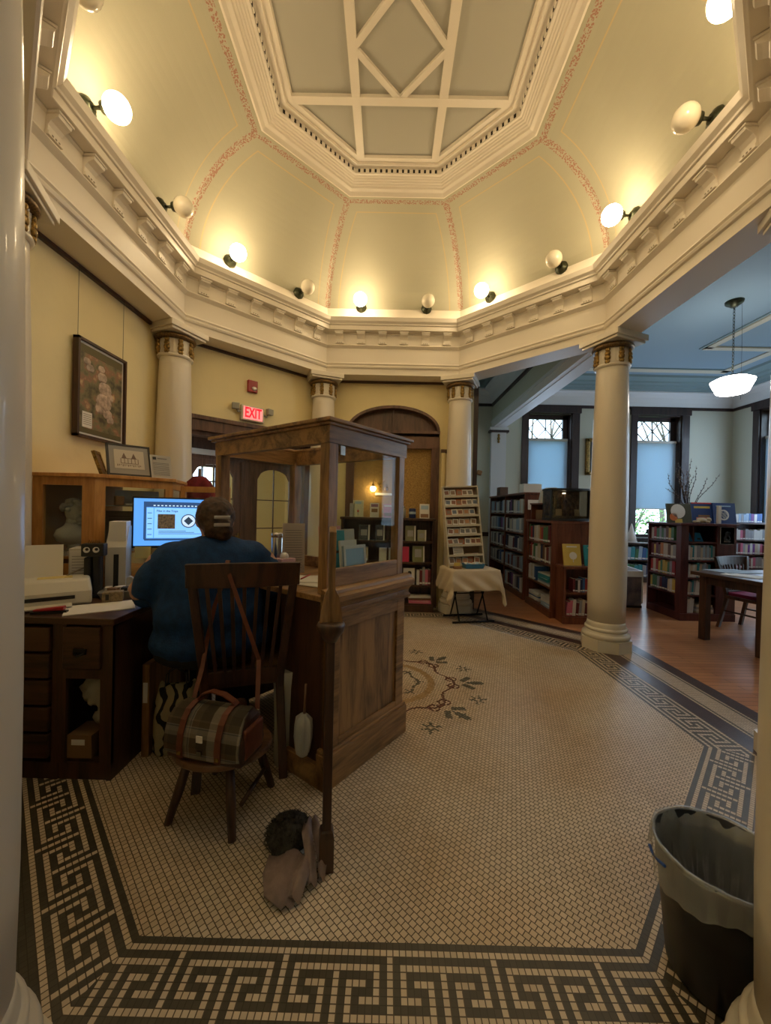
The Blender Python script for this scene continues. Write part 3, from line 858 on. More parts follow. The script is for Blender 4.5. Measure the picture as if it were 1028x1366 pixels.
for i, xc in enumerate((-.25, .52)): door_leaf(i + 1, xc)
# lobby beyond the doors
b = MB().mat(cream); wall_piece(b, T5 @ Matrix.Translation((0, 2.0, 0)), -1.6, 1.6, -.05, 3.0, .1, [(-.02, .36, 1.25, 1.85)]); b.box(-1.7, -1.6, .12, 2.1, -.05, 3.0, T5); b.box(1.6, 1.7, .12, 2.1, -.05, 3.0, T5)
b.box(-1.6, -.99, YD + .02, YD + .08, 0, 3.0, T5); b.box(.99, 1.6, YD + .02, YD + .08, 0, 3.0, T5)
struct(b.build('wall_back'))
b = MB().mat(casing)
for x0, x1, z0, z1 in ((-.06, -.02, 1.21, 1.89), (.36, .40, 1.21, 1.89), (-.02, .36, 1.85, 1.89), (-.02, .36, 1.21, 1.25), (.16, .18, 1.25, 1.85), (-.02, .36, 1.62, 1.64)): b.box(x0, x1, 1.97, 2.02, z0, z1, T5)
struct(b.build('window_7'))
b = MB().mat(white); b.box(-1.7, 1.7, .1, 2.1, 2.4, 2.5, T5); struct(b.build('ceiling'))
b = MB().mat(wf); b.box(-1.7, 1.7, -.02, 2.1, -.06, -.002, T5); struct(b.build('floor'))
def local_light(name, T, loc, power, color, size=.15):
    d = bpy.data.lights.new(name, 'AREA'); d.shape = 'RECTANGLE'; d.size = .6; d.size_y = .12; d.energy = power; d.color = color
    o = bpy.data.objects.new(name, d); COL.objects.link(o); o.matrix_world = T @ Matrix.Translation(loc)
    return o
t = thing('ceiling_light', 'bright tube light on the lobby ceiling beyond the glazed doors', 'light')
t.matrix_world = T5 @ Matrix.Translation((-.35, 1.2, 2.33))
MB().mat(white).box(-.32, .32, -.07, .07, .02, .07).build('housing', parent=t)
MB().mat(M('lit diffuser', (1, 1, 1), .5, emit=(1, .9, .75), estr=30)).box(-.30, .30, -.05, .05, .0, .02).build('diffuser', parent=t)
# framed notice seen through the door
t = thing('framed_notice', 'small red framed notice on the lobby wall seen through the door pane', 'picture')
t.matrix_world = T5 @ Matrix.Translation((-.12, 1.99, 1.22))
MB().mat(leather).box(-.08, .08, -.02, 0, -.08, .08).build('frame', parent=t)
MB().mat(paper).box(-.055, .055, -.024, -.02, -.055, .055).build('notice', parent=t)
# red coat hanging on a stand by the door
t = thing('red_coat', 'dark red coat hanging by the doorway behind the display case', 'coat')
t.matrix_world = Matrix.Translation((-1.70, .62, 0)) @ Matrix.Rotation(R(30), 4, 'Z')
red = M('dark red cloth', (0.20, 0.010, 0.020), .8, var=.5, vscale=14)
rings = []
for z, rx, ry in ((.55, .11, .06), (.8, .12, .07), (1.2, .12, .07), (1.38, .115, .065), (1.46, .09, .06), (1.51, .045, .04)):
    rings.append([Vector((rx * (1 + .16 * math.sin(5 * a)) * math.cos(a), ry * (1 + .16 * math.sin(5 * a)) * math.sin(a), z)) for a in [2 * PI * k / 30 for k in range(30)]])
MB().mat(red).loft(rings).build('coat_body', parent=t)
for s_ in (-1, 1):
    b = MB().mat(red); b.tube([(s_ * .09, 0, 1.42), (s_ * .125, -.02, 1.1), (s_ * .13, -.03, .82)], [.035, .035, .03], 10); b.build('sleeve', parent=t)
t2 = thing('coat_stand', 'dark wooden coat stand carrying the red coat', 'coat stand')
t2.matrix_world = Matrix.Translation((-1.70, .62, 0)) @ Matrix.Rotation(R(30), 4, 'Z')
MB().mat(dark).tube([(0, 0, 0.02), (0, 0, 1.58)], .014).build('pole', parent=t2)
for a in (0, 2.1, 4.2):
    MB().mat(dark).tube([(0, 0, .12), (.12 * math.cos(a), .12 * math.sin(a), .05), (.18 * math.cos(a), .18 * math.sin(a), .015)], .012).build('foot', parent=t2)
# exit sign
t = thing('exit_sign', 'red lettered exit sign with two emergency lamp heads above the doors', 'sign')
t.matrix_world = T5 @ Matrix.Translation((-.02, 0, 2.29))
MB().mat(M('beige sign housing', (.62, .56, .44), .5)).box(-.135, .135, -.05, 0, -.085, .085).build('housing', parent=t, bevel=.008)
MB().mat(M('pale red backlit sign face', (.8, .25, .22), .5, emit=(1.0, .26, .24), estr=.5)).box(-.112, .112, -.054, -.05, -.068, .068).build('sign_face', parent=t)
text_obj('EXIT', .155, M('red backlit letters', (.6, .0, .02), .5, emit=(1.0, .0, .02), estr=.55), t, (0, -.056, 0), (PI / 2, 0, 0), sx=.62)
for s_ in (-1, 1):
    b = MB().mat(M('grey lamp plastic', (.33, .32, .27), .5))
    b.tube([(s_ * .13, -.03, .01), (s_ * .17, -.035, .0), (s_ * .185, -.04, .03)], .012)
    b.cbox((s_ * .20, -.05, .055 if s_ > 0 else .05), (.075, .05, .065), (0, 0, s_ * .3)); b.build('emergency_lamp', parent=t, bevel=.004)
# fire alarm strobe
t = thing('fire_alarm', 'small red fire alarm with a clear strobe high on the cream wall', 'alarm')
t.matrix_world = T5 @ Matrix.Translation((-.02, 0, 2.60))
MB().mat(M('fire alarm red', (.32, .012, .02), .35)).box(-.055, .055, -.04, 0, -.065, .065).build('body', parent=t, bevel=.006)
MB().mat(M('clear strobe lens', (.8, .75, .72), .1)).ball((.012, -.045, -.025), .03, sc=(1, .6, .7)).build('strobe_lens', parent=t)

# arched wood panel with burlap board
b = MB().mat(doorw)
pts = [(acx + AR, 0)] + arc + [(acx - AR, 0)]
b.loft([[Vector((x, WA + .10, z)) for x, z in pts], [Vector((x, WA + .13, z)) for x, z in pts]], smooth=False)
inner = [(acx + (AR - .035) * math.cos(PI * i / N), AZ + .19 + (ATOP - AZ - .225) * math.sin(PI * i / N)) for i in range(N + 1)]
for i in range(N):
    o_ = [arc[i], arc[i + 1], inner[i + 1], inner[i]]
    b.loft([[Vector((x, WA - .025, z)) for x, z in o_], [Vector((x, WA + .11, z)) for x, z in o_]], smooth=False)
b.box(acx - AR, acx + AR, WA - .03, WA + .11, 2.05, 2.20); b.box(acx - AR, acx + AR, WA - .045, WA + .11, 2.24, 2.275)
b.box(acx - AR, acx - AR + .10, WA - .03, WA + .11, 0, 2.06); b.box(acx + AR - .10, acx + AR, WA - .03, WA + .11, 0, 2.06)
b.box(acx - .008, acx + .008, WA + .04, WA + .10, 2.27, ATOP - .04)
arch = struct(b.build('trim_12'))
burlap = M('gold burlap cloth', (0.46, 0.29, 0.10), .95, var=.45, vscale=90, bump=.4, bscale=160)
MB().mat(burlap).box(acx - AR + .10, acx + AR - .10, WA + .05, WA + .10, .3, 2.05).build('burlap_board', parent=arch)
b = MB().mat(darkx); b.box(.65, .87, WA - .035, WA, 2.00, 2.045); struct(b.build('trim_13'))
b = MB().mat(cream); b.box(.655, .70, WA - .04, WA, 0, 2.0); struct(b.build('trim_14'))
# wall sconce
t = thing('wall_sconce', 'brass sconce with one lit and one dark globe on the burlap board', 'lamp', (-.13, WA + .05, 1.56))
MB().mat(gold).box(-.045, .045, -.012, 0, -.06, .04).build('back_plate', parent=t)
for s_ in (-1, 1):
    b = MB().mat(gold); b.tube([(0, -.01, .0), (s_ * .03, -.06, .04), (s_ * .07, -.09, .07), (s_ * .085, -.09, .04), (s_ * .085, -.09, .015)], .005)
    b.lathe([(.012, .02), (.022, .0), (.024, -.012)], 14, T=Matrix.Translation((s_ * .085, -.09, 0))); b.build('arm', parent=t)
MB().mat(M('lit sconce globe', (1, .9, .7), .3, emit=(1, .66, .3), estr=28)).ball((-.085, -.09, -.04), .036).build('lit_globe', parent=t)
MB().mat(M('unlit amber globe', (.35, .22, .10), .2)).ball((.085, -.09, -.04), .03).build('dark_globe', parent=t)
t = thing('framed_card', 'long narrow brass framed card on the burlap below the sconce', 'sign', (-.02, WA + .045, 1.455))
MB().mat(paper).box(-.17, .17, -.006, 0, -.015, .015).build('card', parent=t)
MB().mat(gold).box(-.175, .175, -.004, .002, -.02, .02).build('frame', parent=t)

# big framed poster on the left wall, hung on wires
def poster_mat():
    m, t, bs = nt('old floral print'); L = t.links.new
    tc = t.nodes.new('ShaderNodeTexCoord')
    n1 = t.nodes.new('ShaderNodeTexNoise'); n1.inputs['Scale'].default_value = 13; n1.inputs['Detail'].default_value = 5; L(tc.outputs['Object'], n1.inputs['Vector'])
    rp = t.nodes.new('ShaderNodeValToRGB'); e = rp.color_ramp.elements
    e[0].position = .35; e[0].color = (.06, .05, .03, 1); e[1].position = .72; e[1].color = (.62, .46, .24, 1)
    k = rp.color_ramp.elements.new(.5); k.color = (.20, .18, .09, 1); k = rp.color_ramp.elements.new(.6); k.color = (.30, .15, .09, 1)
    L(n1.outputs['Fac'], rp.inputs['Fac']); L(rp.outputs['Color'], bs.inputs['Base Color']); bs.inputs['Roughness'].default_value = .5
    return m
t = thing('framed_poster', 'large dark framed floral print hanging on wires on the cream wall', 'picture', (-2.2, .075, 2.06), R(90))
ft = Matrix.Identity(4)
b = MB().mat(dark)
hw, hh = .25, .345
for x0_, x1_, z0_, z1_ in ((-hw, -hw + .018, -hh, hh), (hw - .018, hw, -hh, hh), (-hw, hw, -hh, -hh + .018), (-hw, hw, hh - .018, hh)): b.box(x0_, x1_, -.035, .005, z0_, z1_)
b.build('frame', parent=t)
MB().mat(paper).box(-hw + .01, hw - .01, -.015, 0, -hh + .01, hh - .01).build('mat_board', parent=t)
MB().mat(poster_mat()).box(-hw + .035, hw - .035, -.018, -.014, -hh + .035, hh - .035).build('print', parent=t)
b = MB().mat(M('pinkish white painted blooms', (.62, .48, .38), .6, var=.5, vscale=30))
for cx_, cz_, r_ in ((.0, .13, .05), (-.01, .19, .035), (.03, .05, .07), (.02, -.05, .085), (-.01, -.10, .06), (.07, .0, .05), (.09, -.17, .04), (.06, -.13, .05), (-.12, .16, .04), (-.15, .2, .035)):
    b.ball((cx_, -.018, cz_), r_, sc=(1, .02, .8), n=12, m=6)
b.build('painted_bloom', parent=t)
MB().mat(M('olive print band', (.12, .10, .04), .6)).box(-hw + .036, hw - .036, -.019, -.014, hh - .09, hh - .036).build('title_band', parent=t)
MB().mat(M('olive print band', (.12, .10, .04), .6)).box(-hw + .036, hw - .036, -.019, -.014, -hh + .036, -hh + .07).build('bottom_band', parent=t)
b = MB().mat(paper); b.box(-.19, -.10, -.022, -.018, -.27, -.16)
b.mat(M('grey printed lines', (.3, .27, .22), .8))
for i in range(6): b.box(-.182, -.108, -.0225, -.022, -.18 - i * .014, -.176 - i * .014)
b.build('caption_card', parent=t)
for s_ in (-.23, .23): MB().mat(blackm).tube([(s_, -.012, hh - .01), (s_, -.012, .83)], .0018, 4).build('hanging_wire', parent=t)

# gilt framed picture on the far wall, thermostat etc.
t = thing('gilt_picture', 'gilt framed picture between the two far windows', 'picture', (4.10, YF, 2.38))
b = MB().mat(gold)
for x0_, x1_, z0_, z1_ in ((-.28, -.20, -.36, .36), (.20, .28, -.36, .36), (-.28, .28, -.36, -.28), (-.28, .28, .28, .36)): b.box(x0_, x1_, -.06, 0, z0_, z1_)
b.build('frame', parent=t, bevel=.02)
MB().mat(M('dark old painting', (.06, .05, .03), .4, var=.5, vscale=6)).box(-.21, .21, -.03, 0, -.29, .29).build('canvas', parent=t)
t = MB().mat(M('varnished tan wood', (.35, .17, .06), .4)).cbox((1.76, YF - .03, 2.02), (.10, .04, .10), (0, .3, 0)).build('wall_ornament', bevel=.03); tag(t, 'small tan wooden ornament on the pale wall beside the pilaster', 'ornament')
t = thing('switch_plate', 'small brown switch plate low on the pale wall behind the card rack', 'switch', (1.74, YF, 1.12))
MB().mat(leather).box(-.05, .05, -.012, 0, -.075, .075).build('plate', parent=t); MB().mat(black).box(-.012, .012, -.02, -.012, -.025, .025).build('toggle', parent=t)
# ================================================================== KIOSK AND COUNTER
KA = math.atan2(.802, .597)
TK = Matrix.Translation((-.275, -1.135, 0)) @ Matrix.Rotation(KA, 4, 'Z')
def at_T(o, T):
    o.matrix_world = T; return o
CL, CW, CH = .61, .96, .87
t = at_T(thing('service_counter', 'oak paneled service counter with moulded ledge beneath the glazed booth', 'counter'), TK)
b = MB().mat(oak)
b.box(.012, CL - .012, .012, .04, .14, CH - .03)
b.box(.012, .045, .012, .05, .14, CH - .02); 
b.build('front_panel', parent=t)
MB().mat(dark).box(.012, .035, .04, .34, .03, CH - .03).build('inner_panel', parent=t); MB().mat(dark).box(.035, CL - .04, .31, .34, .03, CH - .03).build('inner_panel', parent=t)
MB().mat(oak).box(CL - .035, CL - .012, .04, CW, .03, CH - .03).build('outer_panel', parent=t)
MB().mat(dark).box(.035, CL - .035, CW - .03, CW, .03, CH - .03).build('end_panel', parent=t)
b = MB().mat(oakx)   # raised stiles and rails
for x0, x1, z0, z1 in ((.012, .08, .14, .80), (CL - .08, CL - .012, .14, .80), (.08, CL - .08, .70, .80), (.08, CL - .08, .14, .20)): b.box(x0, x1, .0, .013, z0, z1)
b.build('panel_frame', parent=t, bevel=.003)
b = MB().mat(oakx); b.box(-.012, CL + .012, -.014, .05, 0, .155); b.box(-.006, CL + .006, -.008, .05, .155, .172); b.box(-.012, .03, -.014, .345, 0, .10); b.build('plinth', parent=t, bevel=.004)
b = MB().mat(oakx)
pr = [(.02, .76), (-.006, .76), (-.008, .775), (.006, .785), (.004, .80), (-.004, .815), (-.020, .83), (-.034, .838), (-.036, .862), (-.028, .868), (-.014, .872), (-.012, .885), (.0, .892), (.02, .895)]
b.loft([[Vector((-.03, y, z)) for y, z in pr], [Vector((CL + .035, y, z)) for y, z in pr]], smooth=False)
b.box(CL - .02, CL + .036, .0, CW, .838, .865); b.build('ledge_moulding', parent=t)
MB().mat(oakx).box(-.02, CL + .0, .015, CW + .02, .835, .862).build('worktop', parent=t, bevel=.004)
# glazed booth on the counter
t = at_T(thing('glazed_booth', 'tall oak framed glass booth with overhanging top standing on the counter', 'booth'), TK)
pz = .864
def post(x, y, s_=.058, z1=1.56):
    b = MB().mat(oak); b.box(x, x + s_, y, y + s_, pz, z1); return b.build('post', parent=t, bevel=.003)
post(.006, .022); post(CL - .06, .022, .050); post(.006, CW - .06); post(CL - .06, CW - .06)
b = MB().mat(oakx)
b.box(.0, CL, .016, .06, 1.545, 1.622); b.build('top_beam', parent=t)
MB().mat(oakx).box(.0, CL, CW - .05, CW - .006, 1.545, 1.622).build('top_beam', parent=t)
MB().mat(oakx).box(.0, .044, .06, CW - .05, 1.545, 1.622).build('top_beam', parent=t)
MB().mat(oakx).box(CL - .044, CL, .06, CW - .05, 1.545, 1.622).build('top_beam', parent=t)
b = MB().mat(oakx)
pr = [(0, 1.618), (.012, 1.622), (.022, 1.632), (.034, 1.636), (.034, 1.65), (0, 1.654)]
for e_, i_, z0, z1 in ((.03, .05, 1.634, 1.652), (.016, .045, 1.621, 1.635)):
    b.box(-e_, CL + e_, .018 - e_, .018 + i_, z0, z1); b.box(-e_, CL + e_, CW - i_, CW + e_, z0, z1); b.box(-e_, i_, .018 + i_, CW - i_, z0, z1); b.box(CL - i_, CL + e_, .018 + i_, CW - i_, z0, z1)
b.build('cornice_top', parent=t, bevel=.004)
MB().mat(oakx).box(.062, CL - .058, .024, .052, pz + .03, .975).build('bottom_rail', parent=t, bevel=.003)
MB().mat(oakx).box(CL - .05, CL - .022, .07, CW - .06, pz, .93).build('bottom_rail', parent=t)
MB().mat(oakx).box(.06, CL - .06, CW - .05, CW - .022, pz, .93).build('bottom_rail', parent=t)
MB().mat(pglass).box(.062, CL - .058, .036, .040, .97, 1.55).build('glass_pane', parent=t)
MB().mat(pglass).box(CL - .038, CL - .034, .07, CW - .06, .93, 1.55).build('glass_pane', parent=t)
MB().mat(pglass).box(.06, CL - .06, CW - .038, CW - .034, .93, 1.55).build('glass_pane', parent=t)
MB().mat(chrome).box(.085, .115, .028, .034, 1.50, 1.545).build('glass_clip', parent=t)
# swing gate seen edge-on
t = thing('swing_gate', 'narrow dark wooden gate post with flared cup and slanted top before the booth', 'gate', (-.213, -1.50, 0), math.atan2(.36, -.065) )
b = MB().mat(dark)
b.lathe([(.034, 0), (.036, .01), (.036, .118), (.030, .136), (.024, .142)], 4, ph=PI / 4, smooth=False); b.build('foot_block', parent=t)
b = MB().mat(dark)
b.lathe([(.022, .14), (.021, .50), (.021, .80)], 4, ph=PI / 4, smooth=False)
b.build('lower_post', parent=t, bevel=.002)
b = MB().mat(dark); b.lathe([(.022, .79), (.034, .812), (.046, .828), (.050, .845), (.046, .855), (.030, .86)], 20); b.build('turned_cup', parent=t)
b = MB().mat(oak)
b.loft([[Vector((x, y, z)) for x, y in ((.016, .012), (-.016, .012), (-.016, -.012), (.016, -.012))] for z in (.855, 1.15)] + [[Vector((.016, .012, 1.19)), Vector((-.016, .012, 1.17)), Vector((-.016, -.012, 1.17)), Vector((.016, -.012, 1.19))]], smooth=False)
b.build('upper_post', parent=t, bevel=.002)
for s_ in (-1, 1):
    b = MB().mat(oak); b.loft([[Vector((-.014, s_ * .010, z)), Vector((.014, s_ * .010, z)), Vector((.010, s_ * y, z)), Vector((-.010, s_ * y, z))] for z, y in ((.85, .040), (.89, .036), (.95, .024), (.975, .012))], smooth=False); b.build('flared_bracket', parent=t)
MB().mat(dark).box(.03, .33, -.008, .008, .16, .78).build('gate_panel', parent=t)

# things standing in the booth
def spine_book_mesh(name, col, page=(.75, .71, .62), label=True):
    b = MB().mat(M('cloth cover ' + name, col, .55)); b.box(0, 1, 0, 1, 0, 1)
    b.mat(M('page edges', page, .8)); b.box(.12, .88, .02, 1.004, .03, 1.004)
    if label: b.mat(M('white spine label', (.7, .7, .68), .7)); b.box(.05, .95, -.006, 0, .07, .18)
    me = bpy.data.meshes.new('book'); bmesh.ops.recalc_face_normals(b.bm, faces=b.bm.faces); b.bm.to_mesh(me); b.bm.free()
    for m_ in b.mats: me.materials.append(m_)
    return me
PAL = {'white': (.62, .62, .60), 'cream': (.55, .48, .36), 'pale blue': (.30, .42, .55), 'blue': (.04, .12, .32), 'navy': (.02, .03, .09), 'black': (.02, .02, .025), 'red': (.35, .03, .03), 'maroon': (.14, .02, .03),
       'orange': (.50, .18, .04), 'yellow': (.58, .42, .08), 'green': (.06, .18, .08), 'teal': (.03, .25, .30), 'grey': (.30, .31, .33), 'pink': (.55, .15, .25), 'brown': (.15, .07, .03), 'purple': (.16, .05, .22)}
BOOK = {k: spine_book_mesh(k, c) for k, c in PAL.items()}
def add_book(T, x, z, th, dp, h, colr, label, group, tilt=0.0):
    o = bpy.data.objects.new('book', BOOK[colr]); COL.objects.link(o)
    o.matrix_world = T @ Matrix.Translation((x, 0, z)) @ Matrix.Rotation(tilt, 4, 'Y') @ Matrix.Diagonal((th, dp, h, 1))
    tag(o, label, 'book', group); return o
ORD = ['first', 'second', 'third', 'fourth', 'fifth', 'sixth', 'seventh', 'eighth', 'ninth', 'tenth', 'eleventh', 'twelfth', 'thirteenth', 'fourteenth', 'fifteenth', 'sixteenth', 'seventeenth', 'eighteenth', 'nineteenth', 'twentieth'] + ['last'] * 20
def book_row(T, x0, x1, z, hmax, pal, where, seed, thick=(.04, .065), dp=.15, y0=.015, lean=False, fill=1.0):
    rd = random.Random(seed); x = x0; nb = 0; grp = 'books on ' + where
    Ty = T @ Matrix.Translation((0, y0, 0))
    while True:
        th = rd.uniform(*thick)
        if x + th > x0 + (x1 - x0) * fill: break
        h = hmax * rd.uniform(.78, .97); ti = 0
        if lean: ti = rd.uniform(.04, .10)
        elif rd.random() < .10: ti = rd.uniform(0, .04)
        q_ = rd.choice(pal); add_book(Ty, x, z + .001, th * .94, dp * rd.uniform(.85, 1), h, q_, q_ + ' book, ' + ORD[nb] + ' from the left on ' + where, grp, ti); nb += 1
        x += th
def cover_book(T, x, y, z, w, h, colr, label, art=None, group=None, tilt=.18, th=.02, rz=0, name='book', cat='book'):
    """book shown face out, leaning back"""
    o = thing(name, label, cat, group=group)
    o.matrix_world = T @ Matrix.Translation((x, y, z)) @ Matrix.Rotation(rz, 4, 'Z') @ Matrix.Rotation(-tilt, 4, 'X')
    MB().mat(colr).box(-w / 2, w / 2, 0, th, 0, h).build('cover', parent=o)
    MB().mat(M('page edges', (.75, .71, .62), .8)).box(-w / 2 + .003, w / 2 + .001, .003, th - .003, .003, h + .001).build('pages', parent=o)
    if art:
        b = MB()
        for (m_, kind, a) in art:
            b.mat(m_)
            if kind == 'r': b.box((a[0] - .5) * w, (a[1] - .5) * w, -.0018, 0, a[2] * h, a[3] * h)
            else: b.lathe([(a[2] * w, 0), (a[2] * w, .0022)], 20, T=Matrix.Translation(((a[0] - .5) * w, 0, a[1] * h)) @ Matrix.Rotation(PI / 2, 4, 'X'), smooth=False)
        b.build('cover_art', parent=o)
    return o
def C_(name, c): return M('printed ' + name, c, .45)
pw, pb_, pk, py_, pr_, pt_, pg_, pbr = C_('white', (.72, .70, .66)), C_('dark blue', (.02, .05, .18)), C_('black', (.02, .02, .02)), C_('yellow', (.62, .46, .10)), C_('red', (.5, .03, .03)), C_('teal', (.03, .30, .36)), C_('olive', (.20, .22, .10)), C_('brown', (.25, .13, .06))
ppk, psk, pgr, pln = C_('pink', (.60, .22, .30)), C_('pale blue', (.35, .50, .65)), C_('grey', (.35, .35, .36)), C_('grey text', (.30, .28, .26))
TKi = TK
# upright books and folders behind the right-hand glass
items = [('blue_folder', 'pale blue framed folder leaning nearest the glass in the booth', .05, .17, .20, psk, [(pw, 'r', (.0, 1, 0, .06)), (pw, 'r', (0, .08, 0, 1)), (pw, 'r', (.92, 1, 0, 1)), (pw, 'r', (0, 1, .92, 1))], .10, .17, 'folder'),
         ('white_card', 'white card folder behind the pale blue folder in the booth', .12, .20, .22, pw, None, .19, .13, 'folder'),
         ('white_card', 'small white card at the far end of the booth folders', .17, .36, .10, pw, None, .30, .08, 'card'),
         ('book', 'teal covered book standing in the booth behind the white folders', .18, .16, .27, pt_, [(pk, 'r', (.2, .8, .55, .60))], .13, .15, 'book'),
         ('book', 'salmon pink stapled book at the back of the booth row', .25, .20, .29, C_('salmon', (.62, .25, .18)), None, .15, .16, 'book'),
         ('book', 'cream book with a dark picture beside the teal book', .24, .31, .27, C_('cream', (.58, .52, .36)), [(pk, 'r', (.3, .8, .3, .65))], .16, .15, 'book'),
         ('book', 'olive green book edge at the near end of the booth', .20, .10, .25, pg_, None, .05, .03, 'book')]
for nm, lab, y, x, h, mt, art, xx, w_, cat in items:
    cover_book(TKi, min(x + .13, .47), y + .05, .864, w_, h, mt, lab, art, tilt=-.0 + .10, th=.012, rz=0, name=nm, cat=cat)
t = at_T(thing('steel_tumbler', 'tall polished steel tumbler on the counter beyond the chair', 'tumbler'), TK @ Matrix.Translation((.30, .75, .864)))
MB().mat(chrome).lathe([(.034, 0), (.036, .01), (.038, .20), (.036, .205)], 24).build('cup', parent=t); MB().mat(chrome).lathe([(.039, .205), (.039, .225), (.03, .232)], 24).build('lid', parent=t)
t = cover_book(TK, .30, .60, .864, .13, .30, M('pinkish notice paper', (.50, .40, .38), .7), 'tall pinkish printed notice leaning on the counter beside the tumbler', [(pln, 'r', (.12, .88, z_, z_ + .012)) for z_ in [.1 + i * .05 for i in range(16)]], tilt=.25, th=.003, rz=-KA + .25, name='paper_notice', cat='notice')
t = at_T(thing('tissue_box', 'pale pink box beside the tumbler on the counter', 'box'), TK @ Matrix.Translation((.25, .62, .864)))
MB().mat(M('pale pink card', (.55, .35, .38), .7)).box(-.05, .05, -.04, .04, 0, .09).build('carton', parent=t); MB().mat(paper).ball((0, 0, .10), .025).build('tissue', parent=t)
for i, (x, y, r_, lab) in enumerate(((.12, .28, .2, 'loose white papers on the counter by the booth post'), (.09, .42, .7, 'cream sheet of paper on the counter beside the chair top'))):
    o = MB().mat(paper).box(-.10, .10, -.14, .14, 0, .004).build('paper_sheet'); o.matrix_world = TK @ Matrix.Translation((x + .06, y, .864 + i * .005)) @ Matrix.Rotation(r_, 4, 'Z'); tag(o, lab, 'paper')
o = MB().mat(pr_).tube([(-.07, 0, 0), (.07, 0, 0)], .004, 6).build('pencil'); o.matrix_world = TK @ Matrix.Translation((.22, .40, .875)) @ Matrix.Rotation(.5, 4, 'Z'); tag(o, 'red pencil on the counter papers', 'pencil')

# ================================================================== DESK
t = thing('desk', 'dark oak desk with drawers and an open cubby below the printer', 'desk')
DX, DY = -1.235, -1.115
DZ = .735
b = MB().mat(darkx); b.box(-1.85, DX, DY, -.42, DZ - .03, DZ); b.box(-2.17, -1.03, -.62, .02, DZ - .03, DZ); b.build('desk_top', parent=t, bevel=.004)
for x0, x1, nm in ((-1.85, -1.82, 'side_panel'), (-1.52, -1.49, 'divider'), (DX - .035, DX - .012, 'side_panel')): MB().mat(dark).box(x0, x1, DY + .015, -.45, 0, DZ - .03).build(nm, parent=t)
MB().mat(dark).box(-1.07, -1.04, -.40, 0, 0, DZ - .03).build('side_panel', parent=t)
MB().mat(dark).box(-1.82, -1.27, -.475, -.45, .05, DZ - .03).build('back_panel', parent=t)
b = MB().mat(dark); b.box(-1.82, DX - .035, DY + .02, DY + .05, 0, .075); b.box(-1.49, DX - .035, DY + .03, -.48, .075, .09); b.build('bottom_board', parent=t)
b = MB().mat(dark); b.box(-1.30, DX - .012, DY + .012, DY + .03, .075, DZ - .03); b.box(-1.49, -1.455, DY + .012, DY + .03, .075, DZ - .03); b.box(-1.455, -1.30, DY + .012, DY + .03, .46, .50); b.build('face_frame', parent=t)
dz = (.095, .215, .335, .455, .575, .695)
for i in range(5):
    for x0, x1 in ((-1.80, -1.525),):
        d = MB().mat(darkx).box(x0, x1, DY, DY + .35, dz[i] + .006, dz[i + 1] - .006).build('drawer', parent=t, bevel=.006)
        MB().mat(blackm).box((x0 + x1) / 2 - .10, (x0 + x1) / 2 - .02, DY - .012, DY, (dz[i] + dz[i + 1]) / 2 - .008, (dz[i] + dz[i + 1]) / 2 + .012).build('pull', parent=d)
MB().mat(dark).box(-1.82, -1.80, DY + .012, DY + .03, .075, DZ - .03).build('face_panel', parent=t)
d = MB().mat(darkx).box(-1.465, -1.295, DY - .002, DY + .35, .505, .695).build('drawer', parent=t, bevel=.006)
b = MB().mat(blackm); b.box(-1.41, -1.355, DY - .008, DY - .002, .575, .60); b.tube([(-1.40, DY - .01, .58), (-1.38, DY - .025, .572), (-1.36, DY - .01, .58)], .004, 6); b.build('pull', parent=d)
# in the cubby
def crumple(name, mat, c, r_, sc, label, cat, seed=1, parent=None):
    rd = random.Random(seed); b = MB().mat(mat)
    b.ball((0, 0, 0), r_, n=22, m=14, sc=sc)
    for v in b.bm.verts:
        q = v.co; k = 1 + .22 * math.sin(9 * q.x / r_ + seed) * math.sin(7 * q.z / r_ + 2 * seed) + rd.uniform(-.10, .10); v.co = q * k
    o = b.build(name, loc=c)
    return tag(o, label, cat)
plast = M('thin white plastic', (.55, .55, .50), .4)
crumple('plastic_bag', plast, (-1.39, -.98, .36), .07, (1, .8, 1.1), 'crumpled white plastic bag in the upper part of the open cubby', 'bag', 3)
crumple('plastic_bag', plast, (-1.37, -.96, .225), .05, (1.1, .8, .8), 'smaller crumpled bag resting on the cardboard box in the cubby', 'bag', 5)
t = thing('cardboard_box', 'small cardboard box with a white label at the bottom of the cubby', 'box', (-1.40, -1.03, .092))
MB().mat(M('brown cardboard', (.22, .13, .06), .85)).box(-.055, .055, -.06, .06, 0, .105).build('carton', parent=t); MB().mat(paper).box(-.035, .025, -.0615, -.06, .06, .085).build('label', parent=t)

# printer
t = thing('printer', 'white inkjet printer with paper standing in its rear tray', 'printer', (-1.77, -.875, DZ), math.atan2(.63, .78))
MB().mat(greyp).loft([[Vector((x, y, z)) for x, y in ((-.15, -.13), (.20, -.13), (.20, .10), (-.15, .10))] for z in (0.0, .07)] + [[Vector((x, y, .125)) for x, y in ((-.145, -.09), (.19, -.09), (.195, .10), (-.145, .10))]], smooth=False).build('body', parent=t, bevel=.012)
MB().mat(black).box(-.12, .13, -.133, -.125, .035, .052).build('output_slot', parent=t)
MB().mat(greyp).box(-.11, .12, -.20, -.12, .008, .016).build('output_tray', parent=t, bevel=.003)
o = MB().mat(paper).loft([[Vector((x, .06 + z * .2, z + .11)) for x in (-.13, .08)] + [Vector((x, .064 + z * .2, z + .11)) for x in (.08, -.13)] for z in (0, .10, .18)], smooth=False).build('paper_tray', parent=t)
MB().mat(M('yellow slip', (.65, .52, .20), .8)).box(-.02, .12, -.02, .05, .125, .127).build('yellow_slip', parent=t)
